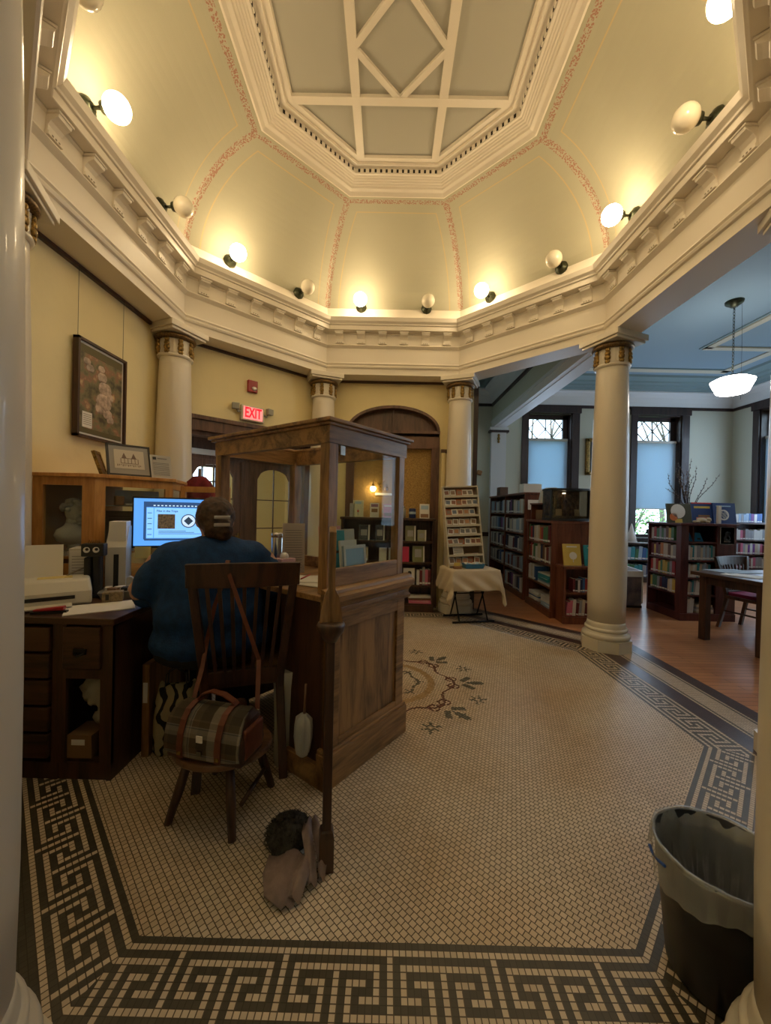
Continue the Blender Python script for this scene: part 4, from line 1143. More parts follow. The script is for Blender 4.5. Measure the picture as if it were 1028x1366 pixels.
t = thing('stapler', 'red handled scissors and stapler in front of the printer', 'stapler', (-1.58, -1.05, DZ), .3)
MB().mat(black).box(-.07, .07, -.012, .012, 0, .012).build('base', parent=t); MB().mat(M('glossy red plastic', (.40, .02, .03), .3)).loft([[Vector((-.06, -.014, .014)), Vector((-.06, .014, .014)), Vector((-.06, .014, .022)), Vector((-.06, -.014, .022))], [Vector((.06, -.014, .014)), Vector((.06, .014, .014)), Vector((.06, .014, .034)), Vector((.06, -.014, .034))]], smooth=False).build('handle', parent=t, bevel=.004)
# papers on the desk
o = MB().mat(paper).box(-.14, .14, -.10, .10, 0, .004).build('paper_sheet', loc=(-1.43, -.93, DZ), rot=(0, 0, .62)); tag(o, 'white sheet of paper lying on the desk corner', 'paper')
# black figure with googly eyes
t = thing('desk_phone_figure', 'black handset stand wearing googly eyes and a wire crown', 'figure', (-1.645, -.70, DZ), .35)
MB().mat(black).box(-.035, .0, -.03, .03, 0, .22).build('handset', parent=t, bevel=.008)
MB().mat(black).box(.006, .042, -.03, .03, .0, .23).build('handset', parent=t, bevel=.008)
MB().mat(black).box(-.06, .06, -.045, .03, 0, .018).build('base', parent=t, bevel=.006)
MB().mat(black).box(-.045, .06, -.04, .03, .225, .295).build('head', parent=t, bevel=.006)
for x in (-.018, .025):
    e_ = MB().mat(M('googly eye white', (.8, .8, .78), .2)).ball((x, -.042, .262), .016, sc=(1, .45, 1)).build('eye', parent=t)
    MB().mat(black).ball((x + .004, -.049, .266), .008, sc=(1, .4, 1)).build('pupil', parent=e_)
b = MB().mat(gold)
for i in range(6): b.tube([(-.02 + i * .01, -.01, .295), (-.015 + i * .01, -.01 + .01 * math.sin(i), .315), (-.01 + i * .01, -.01, .297)], .0018, 5)
b.build('wire_crown', parent=t)
o = MB().mat(M('grey cable', (.25, .2, .14), .5)).tube([(-1.69, -.68, .90), (-1.72, -.76, .87), (-1.76, -.84, .82), (-1.73, -.90, .76), (-1.69, -.88, DZ + .006), (-1.66, -.82, DZ + .006), (-1.65, -.72, DZ + .02)], .004, 6).build('cable'); tag(o, 'thin looped cable between the printer and the black figure', 'cable')
# clear tray with wooden block, basket of clips
t = thing('wooden_letter_block', 'small pale wooden box on the desk beside the paper', 'box', (-1.46, -.80, DZ + .005), .5)
MB().mat(M('pale worn wood', (.32, .24, .13), .6, var=.5, vscale=70)).box(-.045, .045, -.03, .03, 0, .05).build('block', parent=t, bevel=.003)
MB().mat(black).box(-.03, -.015, -.032, -.03, .01, .04).build('dark_mark', parent=t)
t = thing('clear_tray', 'flat clear plastic tray of odds and ends before the file stand', 'tray', (-1.49, -.66, DZ), .5)
MB().mat(M('clear grey plastic', (.35, .34, .30), .2)).loft([[Vector((x, y, z)) for x, y in ((-.12 * k, -.07 * k), (.12 * k, -.07 * k), (.12 * k, .07 * k), (-.12 * k, .07 * k))] for z, k in ((0, .85), (.008, .87), (.035, 1.0))], smooth=False).build('dish', parent=t)
for i in range(7):
    MB().mat([greyp, pbr, paper, black, pgr, pw, gold][i]).cbox((-.08 + i * .027, .02 * (-1) ** i, .044), (.03, .05, .016), (0, 0, i)).build('stationery', parent=t)
# file organisers
t = thing('file_organizer', 'pale upright magazine file beside the monitor', 'file box', (-1.655, -.475, DZ), .45)
MB().mat(greyp).loft([[Vector((x, y, 0)) for x, y in ((-.05, -.11), (.05, -.11), (.05, .11), (-.05, .11))], [Vector((x, y, .26)) for x, y in ((-.05, -.11), (.05, -.11), (.05, .11), (-.05, .11))], [Vector((-.05, .0, .38)), Vector((.05, .0, .38)), Vector((.05, .11, .38)), Vector((-.05, .11, .38))]], smooth=False).build('case', parent=t)
MB().mat(black).box(-.01, .015, -.112, -.11, .03, .22).build('slot', parent=t)
MB().mat(paper).box(-.04, .045, -.08, .10, .26, .41).build('papers', parent=t)
t = thing('file_organizer', 'second pale magazine file with printed notes on its front', 'file box', (-1.775, -.60, DZ), .45)
MB().mat(greyp).box(-.05, .05, -.08, .08, 0, .26).build('case', parent=t); MB().mat(paper).box(-.045, .045, -.083, -.08, .02, .25).build('note_sheet', parent=t)
b = MB().mat(pln)
for i in range(12): b.box(-.035, .02 + .012 * ((i * 7) % 3), -.0845, -.083, .04 + i * .016, .043 + i * .016)
b.build('handwriting', parent=t)
t = thing('tape_dispenser', 'rounded pale tape dispenser between the figure and the monitor', 'dispenser', (-1.57, -.50, DZ), .5)
MB().mat(greyp).loft([[Vector((-.05 + .1 * i / 10, y, 0)) for y in (-.02, .02)] + [Vector((-.05 + .1 * i / 10, y, .02 + .06 * math.sin(PI * i / 10))) for y in (.02, -.02)] for i in range(11)], smooth=False).build('body', parent=t)
# monitor
t = thing('computer_monitor', 'black framed computer monitor showing a blue lit page with pattern pictures', 'monitor', (-1.40, -.27, DZ), .36)
MB().mat(black).box(-.27, .27, 0, .03, .235, .565).build('bezel', parent=t, bevel=.004)
scr = M('lit pale blue screen', (.1, .2, .4), .3, emit=(.10, .36, .95), estr=.55)
s_ = MB().mat(scr).box(-.26, .26, -.002, 0, .25, .555).build('screen', parent=t)
b = MB().mat(M('dark navy toolbar on screen', (.01, .02, .06), .4, emit=(.03, .08, .2), estr=.5)); b.box(-.20, .26, -.0035, -.002, .50, .535); b.box(-.205, -.19, -.0035, -.002, .29, .535); b.box(-.20, .26, -.0035, -.002, .283, .296); b.build('toolbar', parent=s_)
b = MB().mat(M('white marks on screen', (.6, .7, .8), .4, emit=(.6, .8, 1), estr=.5))
for i in range(13): b.box(-.15 + i * .022, -.138 + i * .022, -.0045, -.0035, .507, .514)
b.build('icons', parent=s_)
b = MB().mat(M('pale page on screen', (.3, .5, .7), .4, emit=(.20, .50, 1.0), estr=.62)); b.box(-.145, .26, -.0028, -.002, .30, .495); b.box(-.188, -.15, -.0028, -.002, .30, .495); b.build('page', parent=s_)
MB().mat(M('brown interlaced picture on screen', (.3, .2, .1), .4, var=.9, vscale=90, emit=(.14, .10, .06), estr=.2)).box(-.125, -.025, -.0042, -.0028, .36, .455).build('square_picture', parent=s_)
Tc = Matrix.Translation((.055, -.0028, .412)) @ Matrix.Rotation(PI / 2, 4, 'X')
b = MB().mat(M('dark ring on screen', (.02, .03, .05), .4, emit=(.03, .05, .08), estr=.5)); b.lathe([(.045, 0), (.045, .0012)], 28, T=Tc, smooth=False)
b.mat(M('white marks on screen', (.6, .7, .8))); b.lathe([(.039, .001), (.039, .0016)], 28, T=Tc, smooth=False)
b.mat(M('dark ring on screen', (.02, .03, .05))); b.lathe([(.028, .0015), (.028, .0022)], 4, T=Tc, smooth=False); b.lathe([(.012, .002), (.012, .0028)], 4, T=Tc @ Matrix.Rotation(PI / 4, 4, 'Z'), smooth=False); b.build('round_picture', parent=s_)
text_obj('Files in the Trays', .018, M('dark ring on screen', (0, 0, 0)), s_, (-.07, -.003, .475), (PI / 2, 0, 0), .0004)
b = MB().mat(M('dark ring on screen', (0, 0, 0)))
for i in range(3): b.box(-.12, .14 - i * .05, -.0035, -.0028, .325 + i * .009, .328 + i * .009)
for i in range(5): b.box(-.183, -.158, -.0035, -.0028, .32 + i * .035, .324 + i * .035)
b.build('text_lines', parent=s_)
MB().mat(black).box(-.03, .03, .03, .06, .0, .35).build('neck', parent=t); MB().mat(black).box(-.11, .11, -.05, .12, 0, .015).build('stand_base', parent=t, bevel=.004)
MB().mat(M('yellow sticky note', (.75, .62, .22), .8)).box(-.25, -.16, -.006, -.003, .17, .245).build('sticky_note', parent=t)
o = MB().mat(black).box(-.17, .17, -.06, .06, 0, .02).build('keyboard', loc=(-1.22, -.40, DZ), rot=(0, 0, .36), bevel=.004); tag(o, 'black keyboard on the desk in front of the seated person', 'keyboard')

# ================================================================== DISPLAY CASE
t = thing('display_case', 'honey oak glass fronted display case on the desk against the cream wall', 'display case')
PA, PB, PC = Vector((-2.17, -.50, 0)), Vector((-1.80, -.49, 0)), Vector((-1.51, -.16, 0))
CZ0, CZ1 = DZ + .001, 1.43
foot = [(-2.18, -.50), (-1.80, -.49), (-1.51, -.16), (-1.62, .20), (-2.18, .32)]
ctr = Vector((-1.92, -.1, 0))
def grow(poly, d):
    out = []
    for x, y in poly:
        v = Vector((x, y, 0)) - ctr; v = v * (1 + d / v.length); out.append((max(-2.195, (ctr + v).x), (ctr + v).y))
    return out
MB().mat(honey).prism(grow(foot, .025), CZ1 - .022, CZ1).build('case_top', parent=t, bevel=.003)
MB().mat(honey).prism(foot, CZ0, CZ0 + .04).build('case_bottom', parent=t)
lining = M('brown case lining', (.42, .28, .15), .8)
b = MB().mat(lining); b.box(-2.18, -2.165, -.48, .30, CZ0 + .04, CZ1 - .02); b.build('back_panel', parent=t)
def case_face(P, Q, stile_a, stile_b, zsill=.145, rail=.05, parent=t):
    d = (Q - P); L_ = d.length; T = Matrix.Translation((P.x, P.y, 0)) @ Matrix.Rotation(math.atan2(d.y, d.x), 4, 'Z')
    b = MB().mat(honey)
    b.box(0, stile_a, 0, .025, CZ0 + .04, CZ1 - .022, T); b.box(L_ - stile_b, L_, 0, .025, CZ0 + .04, CZ1 - .022, T)
    b.box(stile_a, L_ - stile_b, 0, .025, CZ1 - .022 - rail, CZ1 - .022, T); b.box(stile_a, L_ - stile_b, 0, .025, CZ0 + .04, CZ0 + zsill, T)
    f = b.build('door_frame', parent=parent)
    MB().mat(pglass).box(stile_a, L_ - stile_b, .010, .014, CZ0 + zsill, CZ1 - .07, T).build('glass', parent=f)
    return T, L_
case_face(PA, PB, .06, .075)
Tbc, Lbc = case_face(PB, PC, .055, .045, .06)
case_face(PC, Vector((-1.62, .20, 0)), .03, .03, .06)
MB().mat(honey).box(-2.16, -1.83, -.465, .15, .905, .92).build('shelf', parent=t)
b = MB().mat(M('glass shelf edge', (.3, .33, .28), .1)); b.prism([(-2.15, -.2), (-1.82, -.42), (-1.56, -.13), (-1.66, .17), (-2.15, .27)], 1.235, 1.241); b.build('glass_shelf', parent=t)
# bust
t = thing('plaster_bust', 'white plaster bust of a curly haired head behind the left glass of the case', 'bust', (-2.03, -.36, .921), R(70)); t.scale = (1.22, 1.22, 1.2)
b = MB().mat(plaster_w)
b.box(-.055, .055, -.04, .04, 0, .022)
b.lathe([(.030, .022), (.024, .04), (.03, .055)], 16)
rr = [(.035, .055, .03), (.075, .075, .045), (.088, .105, .05), (.075, .135, .045), (.04, .155, .036), (.03, .175, .033)]
b.loft([[Vector((a * math.cos(q), c * math.sin(q), z)) for q in [2 * PI * k / 20 for k in range(20)]] for a, z, c in rr])
b.tube([(0, 0, .15), (0, -.004, .20)], [.036, .03], 14); b.ball((0, -.008, .225), .047, sc=(.82, 1.0, 1.15))
b.ball((0, -.058, .22), .010, sc=(.8, 1.2, 1.2)); b.ball((0, -.046, .185), .018, sc=(1, .8, .8))
rd = random.Random(2)
for i in range(46):
    a = rd.uniform(0, 2 * PI); z = rd.uniform(-.1, 1); rr_ = math.sqrt(1 - z * z)
    if math.sin(a) < -.55 and z < .55: continue
    b.ball((.045 * rr_ * math.cos(a), .004 + .05 * rr_ * math.sin(a), .235 + .055 * z), .013, n=8, m=6)
o = b.build('bust', parent=t)
t2 = cover_book(Matrix.Identity(4), -1.90, -.12, .921, .18, .28, paper, 'white printed sheet standing behind the bust', [(pln, 'r', (.12, .85, q, q + .012)) for q in (.3, .38, .46, .54, .62, .70, .78, .86)], tilt=.05, th=.003, rz=.3, name='paper_notice', cat='notice')
b = MB().mat(M('dried red flowers', (.30, .06, .05), .8)); rd = random.Random(9)
for i in range(16): b.ball((rd.uniform(-.03, .03), rd.uniform(-.02, .02), .08 + rd.uniform(-.03, .05)), .011, n=7, m=5)
b.mat(M('dry stems', (.2, .12, .05), .8))
for i in range(5): b.tube([(0, 0, 0), (rd.uniform(-.02, .02), 0, .09)], .002, 4)
o = b.build('dried_flowers', loc=(-1.865, -.36, .925)); tag(o, 'spray of dried red flowers beside the bust', 'flowers')
for i, (px_, w_, h_, mt, lab) in enumerate(((.14, .05, .06, pbr, 'small brown and gold ornament on the glass shelf of the case'), (.20, .06, .012, pw, 'flat white card on the glass shelf of the case'),
                                            (.30, .12, .05, pw, 'white printed box standing on the glass shelf of the case'))):
    o = MB().mat(mt).box(-w_ / 2, w_ / 2, -.02, .02, 0, h_).build('case_curio', bevel=.006); o.matrix_world = Tbc @ Matrix.Translation((px_, .05, 1.242)); tag(o, lab, 'ornament')
o = MB().mat(paper).box(-.13, .13, 0, .004, 0, .10).build('paper_notice'); o.matrix_world = Tbc @ Matrix.Translation((.27, .14, 1.242)); tag(o, 'wide cream paper at the back of the upper case shelf', 'paper')
b = MB().mat(M('grey pebbles', (.35, .33, .28), .6, var=.5, vscale=40)); rd = random.Random(4)
for i in range(26): b.ball((rd.uniform(-.06, .06), rd.uniform(-.04, .04), rd.uniform(.012, .05)), rd.uniform(.012, .02), n=7, m=5)
o = b.build('pebble_pile'); o.matrix_world = Tbc @ Matrix.Translation((.13, .09, .80)); tag(o, 'heap of grey pebbles in the lower part of the case', 'pebbles', kind='stuff')
# side unit of the case
t = thing('display_cabinet', 'low open framed honey oak cabinet joining the display case to the booth', 'cabinet')
PD, PE = Vector((-1.485, -.10, 0)), Vector((-1.20, -.06, 0))
d = PE - PD; Td = Matrix.Translation(PD) @ Matrix.Rotation(math.atan2(d.y, d.x), 4, 'Z')
b = MB().mat(honey); b.box(0, .03, 0, .03, CZ0, 1.385, Td); b.build('post', parent=t)
b = MB().mat(honey); b.box(.03, .30, 0, .03, 1.345, 1.385, Td); b.build('rail', parent=t)
b = MB().mat(honey); b.box(.30, .33, 0, .03, CZ0, 1.385, Td); b.build('post', parent=t)
MB().mat(pglass).box(.03, .30, .012, .016, CZ0, 1.345, Td).build('glass', parent=t)
# on top of the case
def stand_frame(name, label, Tl, w_, h_, fr, frm, inner, art, cat='picture', tilt=.32):
    o = thing(name, label, cat); o.matrix_world = Tl @ Matrix.Rotation(-tilt, 4, 'X')
    b = MB().mat(frm)
    for a in ((-w_ / 2, -w_ / 2 + fr, 0, h_), (w_ / 2 - fr, w_ / 2, 0, h_), (-w_ / 2, w_ / 2, 0, fr), (-w_ / 2, w_ / 2, h_ - fr, h_)): b.box(a[0], a[1], 0, .018, a[2], a[3])
    b.build('frame', parent=o)
    MB().mat(inner).box(-w_ / 2 + fr, w_ / 2 - fr, .004, .016, fr, h_ - fr).build('mat_board', parent=o)
    if art: art(o)
    return o
def art_drawing(o):
    MB().mat(M('sketch paper', (.62, .56, .46), .7)).box(-.085, .085, .002, .004, .05, .18).build('drawing', parent=o)
    b = MB().mat(M('sepia ink lines', (.20, .13, .10), .7)); rd = random.Random(8)
    b.box(-.05, .05, .0008, .002, .085, .088); b.box(-.045, .045, .0008, .002, .12, .123)
    for x in (-.05, -.03, -.01, .01, .03, .048): b.box(x, x + .003, .0008, .002, .085, .12)
    for x in (-.03, .025): b.face([(x - .014, .001, .123), (x + .014, .001, .123), (x, .001, .16)])
    for i in range(14): b.box(-.07 + i * .01, -.066 + i * .01, .0008, .002, .065 + .004 * (i % 3), .078)
    b.build('ink_lines', parent=o)
stand_frame('framed_drawing', 'black framed pencil drawing of a building leaning on the case top', Tbc @ Matrix.Translation((.20, .04, CZ1 + .004)), .25, .22, .012, black, M('grey mat board', (.36, .34, .31), .8), art_drawing)
stand_frame('small_gilt_frame', 'small gilt easel frame at the corner of the display case top', Tbc @ Matrix.Translation((.055, -.0, CZ1 + .004)) @ Matrix.Rotation(1.05, 4, 'Z') @ Matrix.Translation((0.06, .02, 0)), .10, .15, .018, gold, pbr, None)
cover_book(Tbc, .385, .03, CZ1 + .004, .13, .165, paper, 'white typed notice standing at the end of the display case top', [(pln, 'r', (.12, .88, q, q + .02)) for q in (.12, .18, .24, .32, .38, .44, .50, .58, .64)] + [(pk, 'r', (.12, .28, .80, .92)), (pln, 'r', (.35, .8, .84, .88))], tilt=.32, th=.003, name='paper_notice', cat='notice')
# ================================================================== CHAIR, STOOL, BAG, PERSON
def slat_chair(name, label, loc, rz, wm, seat_m, zt=1.0, wb=.165, wt=.245, n=7, zs=.45, front=.42, depth_m=None):
    """origin under the back legs, seat towards +y"""
    t = thing(name, label, 'chair', loc, rz)
    yb = lambda z: -.09 * max(0, (z - zs)) / .55
    wd = lambda z: wb + (wt - wb) * max(0, (z - zs)) / (zt - zs)
    for s_ in (-1, 1):
        b = MB().mat(wm)
        sec = lambda x, y, z, a=.019, c=.016: [Vector((x - a, y - c, z)), Vector((x + a, y - c, z)), Vector((x + a, y + c, z)), Vector((x - a, y + c, z))]
        b.loft([sec(s_ * (wb + .02), -.07, 0), sec(s_ * wb, .0, zs - .05), sec(s_ * wb, .0, zs), sec(s_ * wd(.72), yb(.72), .72), sec(s_ * wd(zt), yb(zt), zt)], smooth=False); b.build('back_leg', parent=t, bevel=.004)
        b = MB().mat(wm); b.loft([sec(s_ * .19, front, 0, .016, .016), sec(s_ * .20, front - .02, zs - .03, .021, .021)], smooth=False); b.build('front_leg', parent=t, bevel=.004)
        MB().mat(wm).tube([(s_ * (wb + .01), -.03, .2), (s_ * .195, front - .01, .2)], .010).build('stretcher', parent=t)
    # top rail, curved
    b = MB().mat(wm); K = 10; rings = []
    for i in range(K + 1):
        u = -1 + 2 * i / K; x = u * (wd(zt) + .018); cy = -.035 * (1 - u * u)
        r_ = []
        for z, dy in ((zt - .105, -.012), (zt - .105, .012), (zt + .0, .012), (zt + .0, -.012)): r_.append(Vector((x, yb(z) + cy + dy, z + (.006 * (1 - u * u) if z > zt - .05 else 0))))
        rings.append(r_)
    b.loft(rings, smooth=False); b.build('top_rail', parent=t, bevel=.004)
    b = MB().mat(wm); b.box(-wb, wb, -.014, .014, zs - .015, zs + .045); b.build('lower_rail', parent=t, bevel=.003)
    for i in range(n):
        u = -1 + 2 * (i + .5) / n
        b = MB().mat(wm); rings = []
        for z in (zs + .02, zs + .18, zs + .33, zt - .09):
            x = u * (wd(z) - .03); y = yb(z) - .03 * (1 - u * u) * (z - zs) / .5
            rings.append([Vector((x - .008, y - .006, z)), Vector((x + .008, y - .006, z)), Vector((x + .008, y + .006, z)), Vector((x - .008, y + .006, z))])
        b.loft(rings, smooth=False); b.build('slat', parent=t)
    b = MB().mat(wm); sh = [(-.20, -.01), (.20, -.01), (.225, .2), (.22, front), (-.22, front), (-.225, .2)]
    b.prism(sh, zs - .035, zs); b.build('seat_frame', parent=t, bevel=.006)
    b = MB().mat(seat_m); sh2 = [(x * .86, .2 + (y - .2) * .86) for x, y in sh]; b.prism(sh2, zs - .02, zs + .008 if seat_m.name != 'magenta cushion cloth' else zs + .035); b.build('seat', parent=t, bevel=.006)
    return t
cane = brickmat('woven tan cane', (.45, .28, .10), (.36, .21, .07), (.08, .04, .015), .012, .008, .25, .5)
slat_chair('wooden_chair', 'dark slat backed wooden chair with cane seat behind the seated person', (-.68, -1.035, 0), R(18), dark, cane, wt=.222)

# low stool
t = thing('low_stool', 'low dark wooden stool with splayed legs holding the plaid satchel', 'stool', (-.69, -1.215, 0))
b = MB().mat(wood('worn brown seat wood', (.05, .022, .012), (.20, .10, .05), 'X'))
pl = []
for k in range(28):
    a = 2 * PI * k / 28; rx, ry = .205, .19
    if math.sin(a) > 0.3: ry = .15
    pl.append((rx * math.cos(a), ry * math.sin(a)))
Tst = Matrix.Rotation(R(-13), 4, 'Z')
b.prism(pl, .252, .282, T=Tst); b.build('seat', parent=t, bevel=.008)
for fx, fy in ((-.17, -.115), (.112, -.188), (.172, .110), (-.115, .185)):
    b = MB().mat(dark); b.tube([(fx, fy, 0), (fx * .8, fy * .8, .13), (fx * .62, fy * .62, .255)], [.015, .020, .017], 8); b.build('leg', parent=t)
b = MB().mat(dark); b.tube([(.125, -.16 * .85, .10), (.15, .095, .10)], .009); b.build('stretcher', parent=t)

# plaid satchel
def plaid():
    m, t, bs = nt('brown grey plaid tweed'); L = t.links.new
    tc = t.nodes.new('ShaderNodeTexCoord'); sp = t.nodes.new('ShaderNodeSeparateXYZ'); L(tc.outputs['Object'], sp.inputs[0])
    def stripes(sock, per, ph):
        a = t.nodes.new('ShaderNodeMath'); a.operation = 'MULTIPLY_ADD'; a.inputs[1].default_value = 1 / per; a.inputs[2].default_value = ph; L(sock, a.inputs[0])
        f = t.nodes.new('ShaderNodeMath'); f.operation = 'FRACT'; L(a.outputs[0], f.inputs[0])
        r_ = t.nodes.new('ShaderNodeValToRGB'); r_.color_ramp.interpolation = 'CONSTANT'; e = r_.color_ramp.elements
        e[0].position = 0; e[0].color = (.045, .035, .02, 1); e[1].position = .36; e[1].color = (.28, .25, .20, 1)
        for p_, c_ in ((.68, (.09, .10, .10, 1)), (.72, (.26, .24, .20, 1)), (.76, (.10, .07, .045, 1))):
            k_ = e.new(p_); k_.color = c_
        L(f.outputs[0], r_.inputs[0]); return r_.outputs[0]
    mx = t.nodes.new('ShaderNodeMixRGB'); mx.inputs[0].default_value = .5; L(stripes(sp.outputs[0], .135, .15), mx.inputs[1]); L(stripes(sp.outputs[2], .115, .3), mx.inputs[2])
    L(mx.outputs[0], bs.inputs['Base Color']); bs.inputs['Roughness'].default_value = .9
    return m
plaidm = plaid(); bagd = M('dark tan bag body', (.05, .022, .012), .6)
t = thing('satchel', 'plaid tweed satchel with brown leather straps resting on the low stool', 'bag', (-.680, -1.315, .283), R(-13)); t.scale = (.92, .95, .80)
def bag_sec(z, w_, d0, d1): return [Vector((-w_, d0, z)), Vector((w_, d0, z)), Vector((w_, d1, z)), Vector((-w_, d1, z))]
MB().mat(bagd).loft([bag_sec(0, .175, -.085, .075), bag_sec(.06, .182, -.092, .08), bag_sec(.13, .178, -.085, .075), bag_sec(.19, .168, -.06, .06), bag_sec(.225, .15, -.03, .04)], smooth=False).build('body', parent=t, bevel=.014)
b = MB().mat(plaidm)
fl = [(.02, .232), (-.02, .236), (-.055, .222), (-.08, .19), (-.097, .14), (-.104, .085), (-.100, .045)]
K = 12; rings = []
for i in range(K + 1):
    u = -1 + 2 * i / K
    rr = [Vector((u * (.158 + .015 * min(1, j / 3)), y, z + (.018 * (1 - abs(u) ** 3) * -1 if j == len(fl) - 1 else 0))) for j, (y, z) in enumerate(fl)]
    rr += [p + Vector((0, .007, -.006)) for p in rr[::-1]]
    rings.append(rr)
b.loft(rings, smooth=False); b.build('flap', parent=t)
for x in (-.09, .085):
    b = MB().mat(leather); b.ribbon([(x, .02, .242), (x, -.022, .245), (x, -.062, .23), (x, -.088, .195), (x, -.106, .14), (x, -.112, .085), (x, -.108, .03)], .026, .005, (1, 0, 0)); b.build('strap', parent=t)
    MB().mat(gold).box(x - .008, x + .008, -.116, -.110, .045, .06).build('buckle', parent=t)
b = MB().mat(leather); b.ribbon([(-.085, .0, .245), (-.07, -.005, .275), (-.02, -.01, .300), (.04, -.01, .292), (.085, -.005, .262), (.095, .0, .245)], .028, .007, (0, 1, 0)); b.build('handle', parent=t)
MB().mat(paper).box(-.012, .016, -.1125, -.108, .115, .145).build('maker_patch', parent=t)
MB().mat(chrome).box(-.008, .012, -.112, -.106, .055, .075).build('clasp', parent=t)
MB().mat(leather).box(.165, .186, -.07, .06, .03, .17).build('end_gusset', parent=t, bevel=.01)
# shoulder strap over the chair rail (world coordinates relative to the bag)
Ti = (Matrix.Translation((-.680, -1.315, .283)) @ Matrix.Rotation(R(-13), 4, 'Z') @ Matrix.Diagonal((.92, .95, .80, 1))).inverted()
b = MB().mat(leather)
W_ = [(-.535, -1.275, .43), (-.56, -1.19, .60), (-.65, -1.19, .84), (-.712, -1.17, .985), (-.722, -1.14, 1.012), (-.732, -1.105, 1.008), (-.755, -1.085, .93), (-.80, -1.08, .80), (-.825, -1.09, .66), (-.82, -1.15, .54), (-.815, -1.235, .44)]
b.ribbon([Ti @ Vector(p) for p in W_], .020, .004, (1, 0.2, 0)); b.build('shoulder_strap', parent=t)
for p in (W_[0], W_[-1]):
    b = MB().mat(chrome); q = Ti @ Vector(p); b.tube([q + Vector((.014 * math.cos(a), 0, -.012 + .014 * math.sin(a))) for a in [2 * PI * k / 10 for k in range(11)]], .0025, 5); b.build('ring', parent=t)

# tote bag with black leaf pattern
def leafpat():
    m, t, bs = nt('cream canvas with black branching print'); L = t.links.new
    tc = t.nodes.new('ShaderNodeTexCoord'); w_ = t.nodes.new('ShaderNodeTexWave'); w_.inputs['Scale'].default_value = 6.0; w_.inputs['Distortion'].default_value = 9; w_.inputs['Detail Scale'].default_value = 1.6
    r_ = t.nodes.new('ShaderNodeValToRGB'); r_.color_ramp.interpolation = 'CONSTANT'; r_.color_ramp.elements[0].color = (.012, .011, .01, 1); r_.color_ramp.elements[1].position = .36; r_.color_ramp.elements[1].color = (.42, .36, .22, 1)
    L(tc.outputs['Object'], w_.inputs['Vector']); L(w_.outputs['Fac'], r_.inputs[0]); L(r_.outputs[0], bs.inputs['Base Color']); bs.inputs['Roughness'].default_value = .85
    return m
t = thing('tote_bag', 'cream tote bag with black branching print on the tiles under the desk', 'bag', (-1.08, -.86, 0), .25)
rings = []
for z, w_, d_ in ((0, .095, .05), (.02, .105, .06), (.15, .105, .06), (.26, .10, .045), (.33, .085, .03)):
    rings.append([Vector((w_ * math.copysign(abs(math.cos(a)) ** .6, math.cos(a)), d_ * math.copysign(abs(math.sin(a)) ** .6, math.sin(a)) * (1 + .12 * math.sin(5 * a)), z + .02 * math.sin(3 * a) * (z > .3))) for a in [2 * PI * k / 32 for k in range(32)]])
MB().mat(leafpat()).loft(rings).build('bag_body', parent=t)
for y in (-.025, .025):
    b = MB().mat(black); b.ribbon([(-.05, y, .32), (-.045, y, .40), (0, y, .43), (.045, y, .40), (.05, y, .32)], .02, .003, (0, 1, 0)); b.build('handle', parent=t)
# wood board under the desk
t = thing('wooden_board', 'brown wooden drawer board with a small label leaning beside the tote bag', 'board', (-1.20, -.93, 0))
MB().mat(oak).box(-.018, .018, 0, .40, 0.0, .46).build('board', parent=t, bevel=.003); MB().mat(paper).box(-.012, .010, -.002, 0, .27, .37).build('label', parent=t)
# hanging duster and bag by the counter
t = at_T(thing('dusting_brush', 'grey white dusting brush hanging by its stick on the dark counter side', 'duster'), TK @ Matrix.Translation((-.045, .10, .20)) @ Matrix.Rotation(.05, 4, 'Y'))
b = MB().mat(M('grey white bristles', (.45, .45, .44), .9)); b.loft([[Vector((a * (1 + .12 * math.sin(7 * q)) * math.cos(q), 1.25 * a * (1 + .12 * math.sin(7 * q)) * math.sin(q), z)) for q in [2 * PI * k / 28 for k in range(28)]] for a, z in ((.008, -.06), (.026, -.04), (.034, .02), (.034, .07), (.030, .11), (.012, .13))]); b.build('bristles', parent=t)
MB().mat(M('pale brown stick', (.22, .12, .07), .6)).tube([(0, 0, .12), (0, 0, .26)], .006).build('stick', parent=t)
t = thing('paper_sack', 'tall white paper sack standing between the stool and the counter', 'sack', (-.50, -.93, 0), .3)
b = MB().mat(M('dull white paper sack', (.42, .41, .36), .8)); b.loft([[Vector((a * math.copysign(abs(math.cos(q)) ** .7, math.cos(q)), .8 * a * math.copysign(abs(math.sin(q)) ** .7, math.sin(q)), z)) for q in [2 * PI * k / 24 for k in range(24)]] for a, z in ((.055, 0), (.06, .03), (.058, .2), (.065, .38), (.075, .46))]); b.build('sack_body', parent=t)

# dropped scarf and furry hat
t = thing('scarf_pile', 'mauve grey scarf with a dark furry hat dropped beside the gate post', 'scarf', (-.298, -1.535, 0))
b = MB().mat(M('charcoal fur', (.055, .048, .038), 1.0, var=.6, vscale=50)); rd = random.Random(12)
b.ball((-.065, .115, .05), .085, sc=(.95, 1.05, .55), n=24, m=14)
for v in b.bm.verts: v.co += Vector((rd.uniform(-.008, .008), rd.uniform(-.008, .008), rd.uniform(-.004, .008)))
for i in range(900):
    th, ph = rd.uniform(0, 2 * PI), math.acos(rd.uniform(-.1, 1))
    n_ = Vector((math.sin(ph) * math.cos(th), math.sin(ph) * math.sin(th), math.cos(ph)))
    p = Vector((-.065 + .082 * n_.x, .115 + .089 * n_.y, .05 + .046 * n_.z)); d_ = (n_ + Vector((rd.uniform(-.7, .7), rd.uniform(-.7, .7), rd.uniform(-.3, .7)))).normalized() * .011; s2 = n_.cross(d_).normalized() * .0018
    b.face([p - s2, p + s2, p + d_])
b.build('furry_hat', parent=t)
